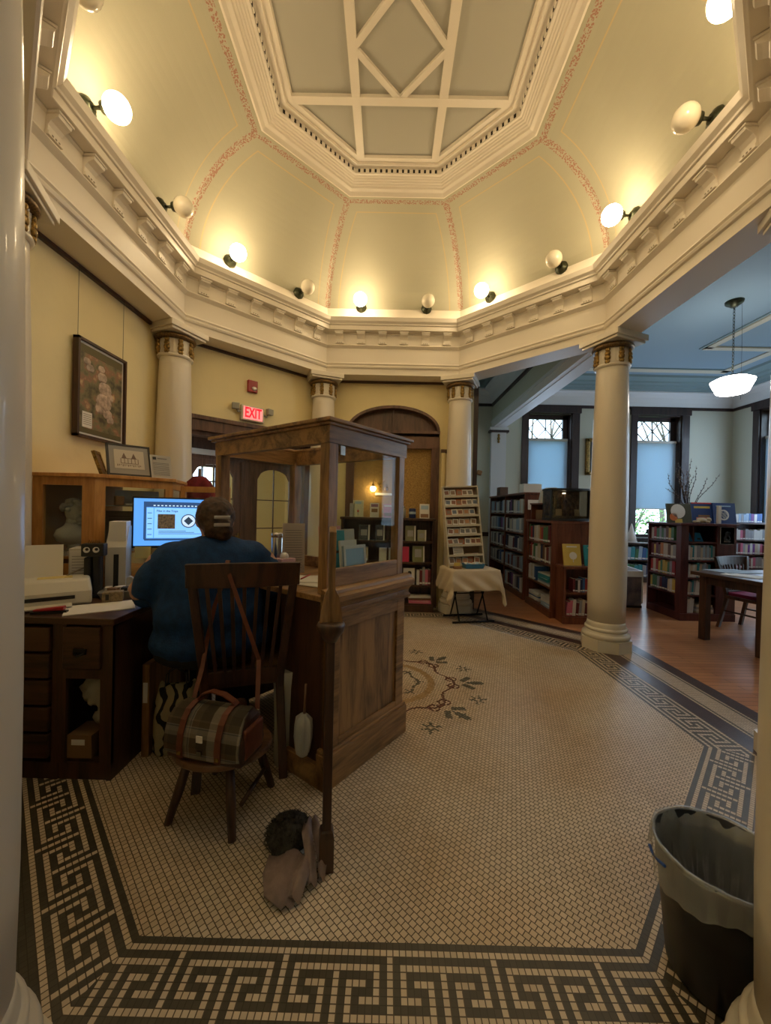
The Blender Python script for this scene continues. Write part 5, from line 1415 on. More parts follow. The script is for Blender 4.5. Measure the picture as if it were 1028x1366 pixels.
mv = M('mauve grey scarf knit', (.30, .22, .20), .9, var=.25, vscale=30, bump=.3, bscale=150)
b = MB().mat(mv)
def cloth_strip(b, path, w_, th=.006, seed=0):
    rd = random.Random(seed); rings = []
    for i, (x, y, z) in enumerate(path):
        p0 = Vector(path[max(i - 1, 0)]); p1 = Vector(path[min(i + 1, len(path) - 1)]); d_ = (p1 - p0).normalized(); s_ = Vector((-d_.y, d_.x, 0)).normalized()
        r_ = []; M_ = 8
        for j in range(M_ + 1):
            u = -1 + 2 * j / M_; r_.append(Vector((x, y, z + .010 * math.sin(3.1 * u + i))) + s_ * u * w_[i] / 2)
        r_ += [q + Vector((0, 0, th)) for q in r_[::-1]]
        rings.append(r_)
    b.loft(rings)
cloth_strip(b, [(-.06, .03, .05), (-.05, -.02, .045), (-.035, -.07, .03), (-.01, -.115, .012)], [.10, .13, .12, .04]); b.build('scarf_body', parent=t)
b = MB().mat(mv); cloth_strip(b, [(.0, .14, .08), (.01, .07, .10), (.035, .01, .07), (.055, -.05, .02)], [.025, .035, .035, .03]); b.build('scarf_end', parent=t)
b = MB().mat(mv); cloth_strip(b, [(.015, .16, .07), (.045, .09, .085), (.075, .02, .05), (.08, -.02, .012)], [.03, .035, .035, .02]); b.build('scarf_end', parent=t)
b = MB().mat(mv); cloth_strip(b, [(.02, .02, .06), (.01, -.04, .05), (-.0, -.10, .02)], [.05, .06, .05]); b.build('scarf_fold', parent=t)

# ---- seated person ---------------------------------------------------
P0 = Vector((-.903, -.865, 0)); PR = R(20)
per = thing('person', 'person in a deep blue sweater seated at the desk seen from behind', 'person', P0, PR)
def blob(parts, name, mat, parent, vox, sm=6):
    """one continuous skin from overlapping volumes"""
    b = MB().mat(mat)
    for p in parts:
        if p[0] == 'b': b.ball(p[1], 1.0, sc=p[2], n=20, m=14)
        else: b.tube(p[1], p[2], 14)
    o = b.build(name, parent=parent)
    r_ = o.modifiers.new('remesh', 'REMESH'); r_.mode = 'VOXEL'; r_.voxel_size = vox; r_.use_smooth_shade = True
    s_ = o.modifiers.new('smooth', 'SMOOTH'); s_.iterations = sm; s_.factor = .6
    return o
hx = 0.0
body = [('b', (hx, .02, 1.18), (.080, .094, .112)), ('b', (hx, .06, 1.135), (.058, .06, .06)), ('c', [(0, .0, 1.04), (0, .01, 1.10), (hx, .02, 1.16)], [.075, .062, .058]),
        ('b', (0, .0, .85), (.19, .13, .20)), ('b', (0, .0, .58), (.20, .16, .12)), ('b', (hx, .112, 1.16), (.012, .018, .02)), ('b', (hx - .080, .02, 1.17), (.012, .02, .03)), ('b', (hx + .080, .02, 1.17), (.012, .02, .03)),
        ('c', [(-.10, .0, .54), (-.13, .40, .52)], [.095, .07]), ('c', [(-.13, .40, .52), (-.13, .42, .10)], [.065, .045]), ('c', [(.10, .0, .54), (.13, .38, .52)], [.095, .07]), ('c', [(.13, .38, .52), (.14, .40, .10)], [.065, .045]),
        ('c', [(-.14, .37, .05), (-.14, .52, .035)], [.04, .032]), ('c', [(.14, .35, .05), (.15, .50, .035)], [.04, .032])]
for s_ in (-1, 1):
    w0 = Vector((s_ * .20, .34, .795)); 
    body += [('c', [(s_ * .24, .0, .98), (s_ * .35, .03, .82)], [.055, .042]), ('c', [(s_ * .35, .03, .82), tuple(w0)], [.04, .026]), ('b', tuple(w0 + Vector((-s_ * .03, .055, -.004))), (.038, .048, .016))]
    for i in range(4):
        f0 = w0 + Vector((-s_ * .03 + (i - 1.5) * .019, .095, -.002)); l_ = (.058, .068, .064, .05)[i]
        body.append(('c', [tuple(f0), tuple(f0 + Vector((0, l_ * .5, .004))), tuple(f0 + Vector((0, l_ * .9, -.014)))], [.0085, .0082, .0072]))
    th = w0 + Vector((-s_ * .062, .03, -.004)); body.append(('c', [tuple(th), tuple(th + Vector((-s_ * .022, .03, -.006))), tuple(th + Vector((-s_ * .024, .058, -.01)))], [.011, .010, .008]))
bo = blob(body, 'body', skin, per, .0065, 4)
sw = [('b', (0, -.01, .98), (.21, .125, .13)), ('b', (0, -.015, .86), (.245, .165, .20)), ('b', (0, -.005, .72), (.275, .20, .19)), ('b', (.0, .0, .585), (.295, .21, .125)), ('b', (0, .02, 1.045), (.125, .095, .065)),
      ('c', [(0, .0, 1.02), (0, .008, 1.095)], [.10, .074])]
for s_ in (-1, 1):
    sw += [('b', (s_ * .175, -.005, .985), (.10, .10, .095)), ('c', [(s_ * .195, .0, .975), (s_ * .275, .01, .88), (s_ * .32, .03, .80)], [.094, .083, .073]), ('c', [(s_ * .32, .03, .80), (s_ * .28, .18, .80), (s_ * .205, .33, .80)], [.072, .058, .042])]
    sw += [('c', [(s_ * .12, .02, .56), (s_ * .13, .16, .545)], [.15, .11])]
swo = blob(sw, 'sweater', navy, per, .011, 45)
# soft cloth folds
tex = bpy.data.textures.new('cloth folds', 'CLOUDS'); tex.noise_scale = .09
dsp = swo.modifiers.new('folds', 'DISPLACE'); dsp.texture = tex; dsp.strength = .016; dsp.mid_level = .5
tr_m = M('black trousers', (.012, .012, .014), .9)
blob([('b', (0, .0, .53), (.27, .19, .085)), ('c', [(-.11, .05, .535), (-.14, .40, .52)], [.10, .082]), ('c', [(-.14, .41, .52), (-.14, .43, .08)], [.082, .06]), ('c', [(.11, .05, .535), (.14, .38, .52)], [.10, .082]), ('c', [(.14, .39, .52), (.15, .41, .08)], [.082, .06])], 'trousers', tr_m, per, .012, 5)
for s_ in (-1, 1): blob([('c', [(s_ * .145, .36, .045), (s_ * .148, .52, .04)], [.048, .038]), ('b', (s_ * .145, .44, .02), (.042, .13, .02))], 'shoe', black, per, .008, 3)
hair_m = M('brown hair', (.085, .042, .024), .55, col2=(.030, .015, .009), vscale=45)
ho = blob([('b', (hx + .004, .002, 1.200), (.094, .096, .100)), ('b', (hx + .016, -.045, 1.155), (.070, .055, .085)), ('b', (hx + .045, -.075, 1.135), (.046, .040, .058)), ('b', (hx, -.01, 1.262), (.055, .055, .025))], 'hair', hair_m, per, .007, 3)
hd = ho.modifiers.new('strands', 'DISPLACE'); t2 = bpy.data.textures.new('hair strands', 'CLOUDS'); t2.noise_scale = .02; hd.texture = t2; hd.strength = .012
for i, (z, y) in enumerate(((1.196, -.108), (1.160, -.120))):
    b = MB().mat(M('pale metal hair clip', (.55, .52, .48), .3, metal=.5)); b.cbox((.040, y - .002, z), (.075, .010, .016), (.0, .0, .35)); b.build('hair_clip', parent=per, bevel=.003)
# ================================================================== WASTE BIN
t = thing('waste_bin', 'black round waste bin lined with a translucent grey bag', 'bin', (.905, -1.79, 0))
b = MB().mat(black)
BH = .34
b.lathe([(.112, 0), (.12, .008), (.137, .18), (.146, .26), (.149, .262), (.152, BH - .012), (.158, BH - .008), (.158, BH), (.150, BH), (.145, .26), (.115, .02), (0.0, .015)], 48, caps=False); b.build('bin_body', parent=t)
lin = bpy.data.materials.new('translucent liner film'); lin.use_nodes = True; lt = lin.node_tree; lt.nodes.clear()
lo, ld, ltr, lg, lm1, lm2 = (lt.nodes.new(n) for n in ('ShaderNodeOutputMaterial', 'ShaderNodeBsdfDiffuse', 'ShaderNodeBsdfTransparent', 'ShaderNodeBsdfGlossy', 'ShaderNodeMixShader', 'ShaderNodeMixShader'))
ld.inputs[0].default_value = (.50, .53, .56, 1); lg.inputs['Roughness'].default_value = .25; lm1.inputs[0].default_value = .38; lm2.inputs[0].default_value = .12
lt.links.new(ltr.outputs[0], lm1.inputs[1]); lt.links.new(ld.outputs[0], lm1.inputs[2]); lt.links.new(lm1.outputs[0], lm2.inputs[1]); lt.links.new(lg.outputs[0], lm2.inputs[2]); lt.links.new(lm2.outputs[0], lo.inputs[0])
b = MB().mat(lin); rd = random.Random(6)
Kn = 96; rings = []
for r_, z, amp in ((.161, BH - .085, .006), (.162, BH - .05, .005), (.163, BH - .01, .003), (.160, BH + .006, .002), (.152, BH + .004, .002), (.139, BH - .05, .0025), (.124, BH - .12, .006), (.105, BH - .20, .010), (.080, .08, .010), (.04, .05, .01)):
    rings.append([Vector(((r_ + amp * (math.sin(9 * a + z * 20) + .6 * math.sin(23 * a + 2))) * math.cos(a), (r_ + amp * (math.sin(9 * a + z * 20) + .6 * math.sin(23 * a + 2))) * math.sin(a), z + (.018 * math.sin(3 * a + 1) if z == BH - .085 else 0))) for a in [2 * PI * k / Kn for k in range(Kn)]])
b.loft(rings, caps=False); b.build('liner', parent=t)
b = MB().mat(M('blue liner drawstring', (.02, .08, .35), .5)); b.tube([(.1645 * math.cos(a), .1645 * math.sin(a), BH - .035 + .01 * math.sin(4 * a)) for a in [2.7 + .04 * k for k in range(14)]], .004, 6); b.build('drawstring', parent=t)
crumple('crumpled_paper', paper, (.965, -1.80, .16), .04, (1, .8, .7), 'crumpled white paper lying inside the lined waste bin', 'paper', 8)

# ================================================================== BOOKCASES
def bookcase(name, label, T, bays, D, H, zs, wm, plinth=.08, backs=True, side_t=.025, divider=True):
    """front face in the local x-z plane (y=0), carcass extends to y=D; bays = x positions of uprights"""
    t = thing(name, label, 'bookcase'); t.matrix_world = T
    for i, x in enumerate(bays):
        MB().mat(wm).box(x - side_t / 2, x + side_t / 2, 0, D, 0, H - .03).build('side_panel' if i in (0, len(bays) - 1) else 'upright', parent=t)
    MB().mat(wm).box(bays[0] - side_t, bays[-1] + side_t, -.02, D + .01, H - .03, H).build('top_board', parent=t, bevel=.004)
    for x0, x1 in zip(bays, bays[1:]):
        for z in zs: MB().mat(wm).box(x0 + side_t / 2, x1 - side_t / 2, .006, D - .015, z - .022, z).build('shelf', parent=t)
    if backs: MB().mat(wm).box(bays[0], bays[-1], D - .012, D, .05, H - .03).build('back_panel', parent=t)
    MB().mat(wm).box(bays[0] - side_t / 2 - .006, bays[-1] + side_t / 2 + .006, -.008, .02, 0, plinth).build('plinth', parent=t)
    return t
cool = ['white', 'white', 'white', 'pale blue', 'pale blue', 'blue', 'grey', 'grey', 'navy', 'black', 'cream', 'purple', 'maroon']
warm = ['cream', 'cream', 'yellow', 'brown', 'orange', 'maroon', 'white', 'green', 'navy', 'red', 'grey']
mix = ['white', 'white', 'cream', 'pale blue', 'grey', 'blue', 'red', 'green', 'teal', 'maroon']
rowname = ['lowest', 'fourth', 'third', 'second', 'topmost']
# A: tall case along the beam line
TA = Matrix.Translation((1.95, 4.66, 0)) @ Matrix.Rotation(-PI / 2, 4, 'Z')
zsA = (.08, .385, .675, .955, 1.245)
bookcase('bookcase', 'tall dark red bookcase of two bays beneath the beam facing the rotunda', TA, (0, .93, 1.86), .29, 1.55, zsA, cherry)
for bi, (x0, x1) in enumerate(((.02, .91), (.95, 1.84))):
    for zi, z in enumerate(zsA):
        if bi == 0 and zi == 0: continue
        book_row(TA, x0, x1, z, .235, cool, '%s shelf, %s bay of tall bookcase' % (rowname[zi], ('farther', 'nearer')[bi]), 10 + bi * 7 + zi, thick=(.055, .095), dp=.19, lean=(bi == 1 and zi == 2), fill=.97)
t = thing('wooden_box', 'small wooden box with a round hole on top of the tall bookcase', 'box', (2.08, 4.35, 1.551))
MB().mat(M('brown box wood', (.14, .07, .04), .6)).box(-.07, .07, -.11, .11, 0, .16).build('box_body', parent=t); MB().mat(black).lathe([(.035, 0), (.035, .004)], 18, T=Matrix.Translation((-.07, -.02, .09)) @ Matrix.Rotation(-PI / 2, 4, 'Y')).build('round_hole', parent=t)
t = thing('file_box', 'white document box with print on the near end of the tall bookcase', 'box', (2.10, 3.00, 1.551))
MB().mat(paper).box(-.13, .13, -.10, .10, 0, .13).build('box_body', parent=t)
cover_book(Matrix.Identity(4), 2.10, 2.74, 1.30, .24, .14, paper, 'white printed sign standing before the tall bookcase end', [(pln, 'r', (.1, .7, .6, .68)), (pk, 'r', (.55, .75, .1, .45)), (pr_, 'r', (.8, .92, .1, .5))], tilt=.05, th=.004, name='sign_card', cat='sign')
# B: lower case with hutch, tank on it
TB = Matrix.Translation((1.945, 2.64, 0)) @ Matrix.Rotation(-PI / 2 - .0, 4, 'Z')
zsB = (.09, .36, .63, .885)
bookcase('bookcase', 'waist high red brown bookcase with a curved glass tank on its near end', TB, (0, .80), .50, 1.165, zsB, cherry)
pals = [mix, mix, warm, warm]
for zi, z in enumerate(zsB):
    if zi >= 2: book_row(TB, .02, .78, z, .235, pals[zi], '%s shelf of case under the tank' % ('third', 'top')[zi - 2], 40 + zi, thick=(.045, .08), dp=.2, y0=.02)
    elif zi == 1: book_row(TB, .02, .30, z, .22, mix, 'second shelf of case under the tank', 45, thick=(.045, .07), dp=.2, y0=.02)
rd = random.Random(5)
def flat_stack(T, x, y, z, n, w_, d_, pal, where, seed=0):
    rd = random.Random(seed); zz = z + .001
    for i in range(n):
        h = rd.uniform(.014, .03); q_ = rd.choice(pal); o = bpy.data.objects.new('magazine', BOOK[q_]); COL.objects.link(o)
        o.matrix_world = T @ Matrix.Translation((x, y, zz)) @ Matrix.Rotation(rd.uniform(-.12, .12), 4, 'Z') @ Matrix(((w_, 0, 0, 0), (0, 0, d_, 0), (0, h, 0, 0), (0, 0, 0, 1)))
        tag(o, q_ + ' magazine, ' + ORD[i] + ' up the pile on ' + where, 'magazine', 'magazines on ' + where); zz += h + .001
flat_stack(TB, .36, .02, zsB[1], 6, .34, .22, ['pale blue', 'white', 'grey', 'teal'], 'second shelf under the tank', 3)
flat_stack(TB, .05, .02, zsB[0], 5, .30, .22, ['white', 'blue', 'cream'], 'far end of bottom shelf under the tank', 4)
flat_stack(TB, .47, .02, zsB[0], 6, .28, .22, ['white', 'white', 'pale blue'], 'near end of bottom shelf under the tank', 5)
# hutch
t = thing('tabletop_cabinet', 'small open red brown cabinet on the bookcase behind the tank', 'cabinet'); t.matrix_world = TB @ Matrix.Translation((.03, .03, 1.167))
b = MB().mat(cherry); b.box(0, .02, 0, .34, 0, .20); b.build('side_panel', parent=t); MB().mat(cherry).box(.45, .50, 0, .34, 0, .20).build('side_panel', parent=t); MB().mat(cherry).box(-.01, .51, -.01, .35, .20, .218).build('top_board', parent=t); MB().mat(cherry).box(.02, .45, .33, .34, 0, .20).build('back_panel', parent=t)
MB().mat(M('brown cardboard', (.22, .13, .06), .85)).box(.08, .36, .04, .26, 0, .13).build('carton', parent=t)
for i, (x, c_, r_) in enumerate(((.20, psk, .5), (.27, pw, .42), (.34, psk, .35), (.40, pw, .30))):
    cover_book(TB, .03 + x, .12, 1.388, .14, .21, c_, ('pale blue', 'white', 'second pale blue', 'second white')[i] + ' leaflet fanned out on the small cabinet behind the tank', None, tilt=r_, th=.003, rz=.9, name='leaflet', cat='leaflet')
# curved tank
t = thing('bow_front_tank', 'dark bow fronted glass tank holding driftwood and paper cards', 'tank', (2.17, 1.99, 1.168))
def bow(k, z): return [Vector((x * k, (-.12 - .06 * math.cos(x / .23 * PI / 2)) * k, z)) for x in [-.23 + .46 * i / 14 for i in range(15)]] + [Vector((.23 * k, .13 * k, z)), Vector((-.23 * k, .13 * k, z))]
MB().mat(smoke).loft([bow(1, .03), bow(1, .37)], smooth=False, caps=False).build('glass_wall', parent=t)
MB().mat(black).loft([bow(1.02, 0), bow(1.02, .03)], smooth=False).build('base_trim', parent=t)
MB().mat(black).loft([bow(1.02, .365), bow(1.02, .39)], smooth=False).build('lid', parent=t)
MB().mat(black).box(-.232, -.215, -.14, -.10, .03, .37).build('corner_trim', parent=t); MB().mat(black).box(.215, .232, -.14, -.10, .03, .37).build('corner_trim', parent=t)
drift = M('brown bark background', (.30, .18, .09), .9, col2=(.07, .04, .02), vscale=22, bump=.6, bscale=30)
MB().mat(drift).box(-.22, .22, .10, .125, .03, .365).build('bark_background', parent=t)
b = MB().mat(drift); rd = random.Random(21)
for i in range(9): x = -.16 + .04 * i; b.tube([(x, .02, .03), (x + rd.uniform(-.04, .04), .04, .16), (x + rd.uniform(-.08, .08), .05, .32)], [.02, .014, .008], 7)
b.build('driftwood', parent=t)
b = MB().mat(M('gravel', (.25, .21, .14), .9, var=.5, vscale=80)); b.box(-.21, .21, -.12, .10, .03, .06); b.build('gravel', parent=t)
for x, r_ in ((-.12, -.3), (.10, .2)):
    b = MB().mat(C_('cream', (.58, .52, .36))); b.cbox((x, -.09, .10), (.07, .004, .08), (-.15, 0, r_)); b.build('info_card', parent=t)
MB().mat(M('lit tank lamp', (1, 1, 1), .4, emit=(1, .9, .7), estr=2.0)).box(-.02, .01, .02, .05, .33, .345).build('tank_lamp', parent=t)
# front low unit
TL = Matrix.Translation((2.01, 1.60, 0))
bookcase('bookcase', 'knee high red brown bookcase of two shelves beside the free-standing column', TL, (0.0, .46), .20, .655, (.09, .36), cherry)
MB().mat(cherry)
book_row(TL, .10, .44, .36, .17, ['black', 'navy', 'maroon', 'teal', 'white', 'red', 'blue'], 'upper shelf of the knee high bookcase', 61, thick=(.022, .032), dp=.12)
book_row(TL, .03, .44, .09, .19, ['white', 'pink', 'cream', 'grey', 'maroon', 'white'], 'lower shelf of the knee high bookcase', 62, thick=(.024, .04), dp=.12, lean=True)
cover_book(TL, .12, .07, .657, .20, .25, py_, 'yellow cookbook with a blue and white figure propped on the knee high bookcase', [(pw, 'c', (.55, .45, .22)), (pb_, 'r', (.50, .60, .30, .55)), (pw, 'r', (.2, .8, .84, .90)), (pw, 'r', (.52, .56, .15, .3))], tilt=.22)
cover_book(TL, .37, .07, .657, .22, .24, pt_, 'teal book with a round plate on its cover beside the yellow cookbook', [(pw, 'r', (.2, .8, .84, .90)), (pg_, 'c', (.55, .42, .33)), (pt_, 'c', (.55, .42, .24))], tilt=.2)
cover_book(Matrix.Identity(4), 2.245, 1.832, .80, .15, .20, pt_, 'fish picture print mounted on the red brown cabinet end', [(pw, 'r', (0, 1, 0, .05)), (pw, 'r', (0, 1, .95, 1)), (pw, 'r', (0, .06, 0, 1)), (pw, 'r', (.94, 1, 0, 1)), (C_('cream', (.58, .52, .36)), 'c', (.35, .62, .17)), (C_('cream', (.58, .52, .36)), 'c', (.65, .45, .17)), (C_('cream', (.58, .52, .36)), 'c', (.35, .25, .17))], tilt=.0, th=.006, name='picture_print', cat='picture')
MB().mat(cherry)

# C: island case
TC1 = Matrix.Translation((3.51, 1.86, 0))        # front face
zsC = (.09, .31, .52, .73, .95)
t = thing('bookcase', 'maroon island bookcase with picture books and twigs standing on top', 'bookcase', (3.51, 1.86, 0))
MB().mat(maroon).box(-.02, .68, -.02, .62, 1.145, 1.172).build('top_board', parent=t, bevel=.004)
MB().mat(maroon).box(0, .66, -.01, .60, 0, .085).build('plinth', parent=t)
MB().mat(maroon).box(0, .09, 0, .08, .085, 1.145).build('corner_post', parent=t)
MB().mat(maroon).box(.43, .66, 0, .02, .085, 1.145).build('front_panel', parent=t)
MB().mat(maroon).box(.64, .66, 0.02, .60, .085, 1.145).build('side_panel', parent=t)
MB().mat(maroon).box(0, .66, .58, .60, .085, 1.145).build('back_panel', parent=t)
MB().mat(maroon).box(.20, .22, .08, .58, .085, 1.145).build('inner_panel', parent=t)
for z in zsC:
    MB().mat(maroon).box(.09, .43, .006, .28, z - .02, z).build('shelf', parent=t)
    if z < .9 or True: MB().mat(maroon).box(.006, .20, .08, .58, z - .02, z).build('shelf', parent=t)
TCl = Matrix.Translation((3.51, 1.86 + .58, 0)) @ Matrix.Rotation(-PI / 2, 4, 'Z')
rn = ['lowest', 'fourth', 'third', 'second', 'top']
for zi, z in enumerate(zsC):
    if 1 <= zi <= 3: book_row(TC1, .10, .42, z, .185, ['white', 'white', 'pale blue', 'cream', 'grey', 'teal'], '%s front shelf of the island bookcase' % rn[zi], 80 + zi, thick=(.020, .032), dp=.14, fill=1 if zi == 3 else .85, lean=zi in (1, 2))
    if zi in (1, 2, 3, 4): book_row(TCl, .03, .49, z, .185, warm, '%s side shelf of the island bookcase' % rn[zi], 90 + zi, thick=(.035, .055), dp=.14)
book_row(TC1, .10, .20, zsC[0], .20, ['white', 'cream'], 'lowest front shelf of the island bookcase', 99, thick=(.022, .03), dp=.14, lean=True)
flat_stack(TC1, .22, .02, zsC[0], 4, .19, .2, ['white', 'cream', 'grey'], 'the lowest shelf of the island bookcase', 8)
cover_book(TC1, .25, .08, zsC[4], .16, .12, C_('bright blue', (.02, .20, .45)), 'bright blue book propped on the top front shelf of the island bookcase', [(pk, 'r', (.6, .85, .2, .4))], tilt=.5)
cover_book(TC1, .54, -.012, .93, .165, .20, paper, 'white page with a black printed bear pinned to the island bookcase', [(pk, 'c', (.5, .62, .17)), (pk, 'c', (.48, .35, .23)), (pw, 'c', (.55, .38, .12)), (pk, 'c', (.62, .66, .09)), (pgr, 'r', (.25, .75, .14, .18))], tilt=0, th=.003, name='printed_page', cat='picture')
cover_book(TC1, .10, .16, 1.173, .30, .24, C_('dark olive', (.07, .07, .04)), 'picture book with a white disc and orange figure on the island bookcase', [(pw, 'c', (.45, .60, .30)), (C_('orange', (.6, .16, .04)), 'c', (.25, .30, .16)), (py_, 'r', (.3, .6, .0, .2))], tilt=.16)
cover_book(TC1, .40, .18, 1.173, .26, .26, pb_, 'dark picture book with yellow title lettering behind the twigs', [(py_, 'r', (.12, .88, .72, .82)), (pr_, 'r', (0, 1, .94, 1)), (C_('salmon', (.62, .25, .18)), 'r', (.2, .75, .15, .28)), (pbr, 'r', (.3, .85, .3, .4))], tilt=.14)
cover_book(TC1, .66, .16, 1.173, .28, .26, pb_, 'navy picture book with a round white emblem at the end of the top', [(psk, 'r', (.15, .8, .82, .87)), (pw, 'c', (.45, .42, .24)), (pb_, 'c', (.45, .42, .18)), (pgr, 'c', (.45, .42, .10))], tilt=.14)
o = MB().mat(paper).box(-.02, .02, -.015, .015, 0, .22).build('white_book', loc=(3.51 + .525, 1.96, 1.173), bevel=.003); tag(o, 'narrow pale book standing on end between the two dark picture books', 'book')
t = thing('twig_vase', 'vase of bare budding twigs on top of the island bookcase', 'vase', (3.83, 2.18, 1.173))
MB().mat(M('brown glazed vase', (.05, .03, .025), .3)).lathe([(.045, 0), (.055, .02), (.06, .12), (.05, .22), (.045, .25), (.035, .25), (.03, .1)], 20).build('vase_body', parent=t)
twm = M('dark twig bark', (.045, .028, .025), .8); bud = M('grey catkin buds', (.20, .17, .15), .8); rd = random.Random(31)
for i in range(15):
    b = MB().mat(twm); a = rd.uniform(0, 2 * PI)
    wide = i > 10
    ex, ez = ((-.30, .48), (.42, .50), (-.26, .30), (.25, .45))[i - 11] if wide else (rd.uniform(-.22, .10), rd.uniform(.42, .70))
    pts = [(0, 0, .08), (ex * .35, rd.uniform(-.03, .03), .1 + ez * .45), (ex * .7, rd.uniform(-.05, .05), .12 + ez * .75), (ex, rd.uniform(-.06, .06), .14 + ez)]
    b.tube(pts, [.005, .004, .003, .0015], 5)
    b.mat(bud)
    for k in range(9):
        u = .35 + .65 * k / 9; j = min(int(u * 3), 2); f_ = u * 3 - j
        p = Vector(pts[j]).lerp(Vector(pts[j + 1]), f_); b.ball(p + Vector((.008 * (-1) ** k, 0, .004)), .0075, n=6, m=5, sc=(.7, .7, 1.3))
    b.build('twig', parent=t)
t = thing('stuffed_toy', 'small cream plush toy lying on the island bookcase before the twigs', 'toy', (3.78, 1.90, 1.173))
pm = M('cream plush', (.50, .42, .30), .95, bump=.5, bscale=200)
MB().mat(pm).ball((0, 0, .035), .045, sc=(1.4, .8, .75)).build('body', parent=t); MB().mat(pm).ball((.08, -.005, .045), .028).build('head', parent=t)
for x, y in ((-.07, -.03), (-.06, .03), (.04, -.045), (.05, .04)): MB().mat(pm).ball((x, y, .018), .018, sc=(1.4, 1, .9)).build('paw', parent=t)

# D: dark case under the right window
TD = Matrix.Translation((6.0, 3.95, 0))
zsD = (.12, .38, .62, .87)
bookcase('bookcase', 'dark bookcase standing in the corner beneath the side window', TD, (0, .62), .28, 1.17, zsD, dark)
for zi in (1, 2, 3): book_row(TD, .03, .60, zsD[zi], .20, ['white', 'white', 'cream', 'pink', 'maroon', 'grey', 'purple'], '%s shelf of the dark corner bookcase' % ('', 'third', 'second', 'top')[zi], 110 + zi, thick=(.035, .055), dp=.15)
book_row(TD, .10, .58, 1.171, .17, ['grey', 'pale blue', 'maroon', 'blue', 'purple', 'white'], 'top of the dark corner bookcase', 120, thick=(.035, .055), dp=.12, y0=.10)
# low case under window two
TE = Matrix.Translation((4.35, 4.50, 0))
bookcase('bookcase', 'low dark bookcase under the window with the raised blind', TE, (0, .9, 1.3), .28, .74, (.10, .42), dark)
book_row(TE, .03, .88, .42, .26, ['teal', 'blue', 'white', 'green', 'grey', 'pale blue'], 'upper shelf below the raised blind', 130, thick=(.05, .08), dp=.2, lean=True)
book_row(TE, .03, .88, .10, .26, ['teal', 'navy', 'white', 'green', 'grey'], 'lower shelf below the raised blind', 131, thick=(.05, .08), dp=.2)
# small things on the low case
t = thing('bonsai_plant', 'tiny bonsai tree silhouetted in the window above the low bookcase', 'plant', (5.02, 4.62, .742))
MB().mat(black).lathe([(.05, 0), (.065, .04), (.06, .04)], 14).build('pot', parent=t); MB().mat(twm).tube([(0, 0, .04), (.015, 0, .10), (0, 0, .17)], [.012, .008, .006], 6).build('trunk', parent=t)
b = MB().mat(M('dark bonsai leaves', (.03, .06, .03), .8)); rd = random.Random(77)
for i in range(12): b.ball((rd.uniform(-.08, .08), rd.uniform(-.03, .03), .2 + rd.uniform(-.02, .03)), .028, n=7, m=5)
b.build('leaves', parent=t)
t = thing('small_picture', 'small grey picture frame on the sill beside the bonsai', 'picture', (5.32, 4.62, .742)); MB().mat(pgr).box(-.07, .07, 0, .015, 0, .18).build('frame', parent=t); MB().mat(psk).box(-.055, .055, -.002, 0, .015, .165).build('photograph', parent=t)
t = thing('white_cone_ornament', 'white cone shaped ornament at the window edge beside the column', 'ornament', (4.62, 4.60, .742)); MB().mat(paper).lathe([(.09, 0), (.075, .10), (.04, .22), (.012, .34), (.0, .36)], 20).build('cone', parent=t); MB().mat(paper).lathe([(.10, 0), (.10, .012)], 20).build('foot', parent=t)
# white picture book bin with mural side
t = thing('book_bin', 'white book bin with a mural side panel beyond the column', 'book bin', (3.24, 2.46, 0), .0)
wp = M('white painted board', (.85, .87, .87), .5)
mural = M('muted mural print', (.24, .20, .22), .8, col2=(.07, .08, .13), vscale=7)
for x0, x1 in ((-.22, -.20), (.20, .22)):
    MB().mat(wp).loft([[Vector((x, y, z)) for y, z in ((0, .06), (.5, .06), (.5, .62), (.42, .62), (.36, .52), (0, .50))] for x in (x0, x1)], smooth=False).build('side_board', parent=t)
MB().mat(mural).box(-.20, .20, .0, .012, .03, .42).build('mural_panel', parent=t); MB().mat(wp).box(-.21, .21, -.012, .015, .42, .50).build('front_rail', parent=t); MB().mat(wp).box(-.20, .20, .48, .50, .06, .60).build('back_board', parent=t)
MB().mat(wp).box(-.20, .20, .01, .49, .30, .32).build('inner_floor', parent=t); MB().mat(black).box(-.21, .21, .0, .02, .0, .03).build('skid', parent=t)
for i, (c_, lab) in enumerate(((pr_, 'red picture book lying in the white book bin'), (pbr, 'brown picture book standing in the white book bin'), (pgr, 'grey picture book standing in the white book bin'))):
    cover_book(Matrix.Translation((3.24, 2.46, 0)), -.10 + .10 * i, .10 + .10 * i, .322, .20, .26 - .02 * i, c_, lab, None, tilt=.35)

# ---- reading table and chairs ---------------------------------------
t = thing('reading_table', 'dark wooden reading table at the right with papers on it', 'table', (3.13, 1.22, 0), R(-78))
b = MB().mat(darkx); b.box(0, 1.25, 0.0, .95, .655, .690); b.build('table_top', parent=t, bevel=.005)
for x, y in ((.08, .10), (.60, .10), (1.17, .10), (.08, .85), (1.17, .85)):
    MB().mat(dark).box(x - .035, x + .035, y - .035, y + .035, 0, .655).build('leg', parent=t, bevel=.004)
MB().mat(dark).box(.06, 1.19, .08, .10, .57, .655).build('apron', parent=t); MB().mat(dark).box(.06, .08, .10, .85, .57, .655).build('apron', parent=t)
o = MB().mat(paper).box(-.11, .11, -.15, .15, 0, .003).build('paper_sheet', loc=(3.42, .93, .692), rot=(0, 0, .6)); tag(o, 'white printed sheet on the near corner of the reading table', 'paper')
o = MB().mat(M('blue grey leaflet paper', (.30, .38, .46), .6)).box(-.20, .20, -.14, .14, 0, .004).build('newspaper', loc=(3.56, 1.22, .691), rot=(0, 0, .2)); tag(o, 'open blue grey newspaper spread on the reading table', 'newspaper')
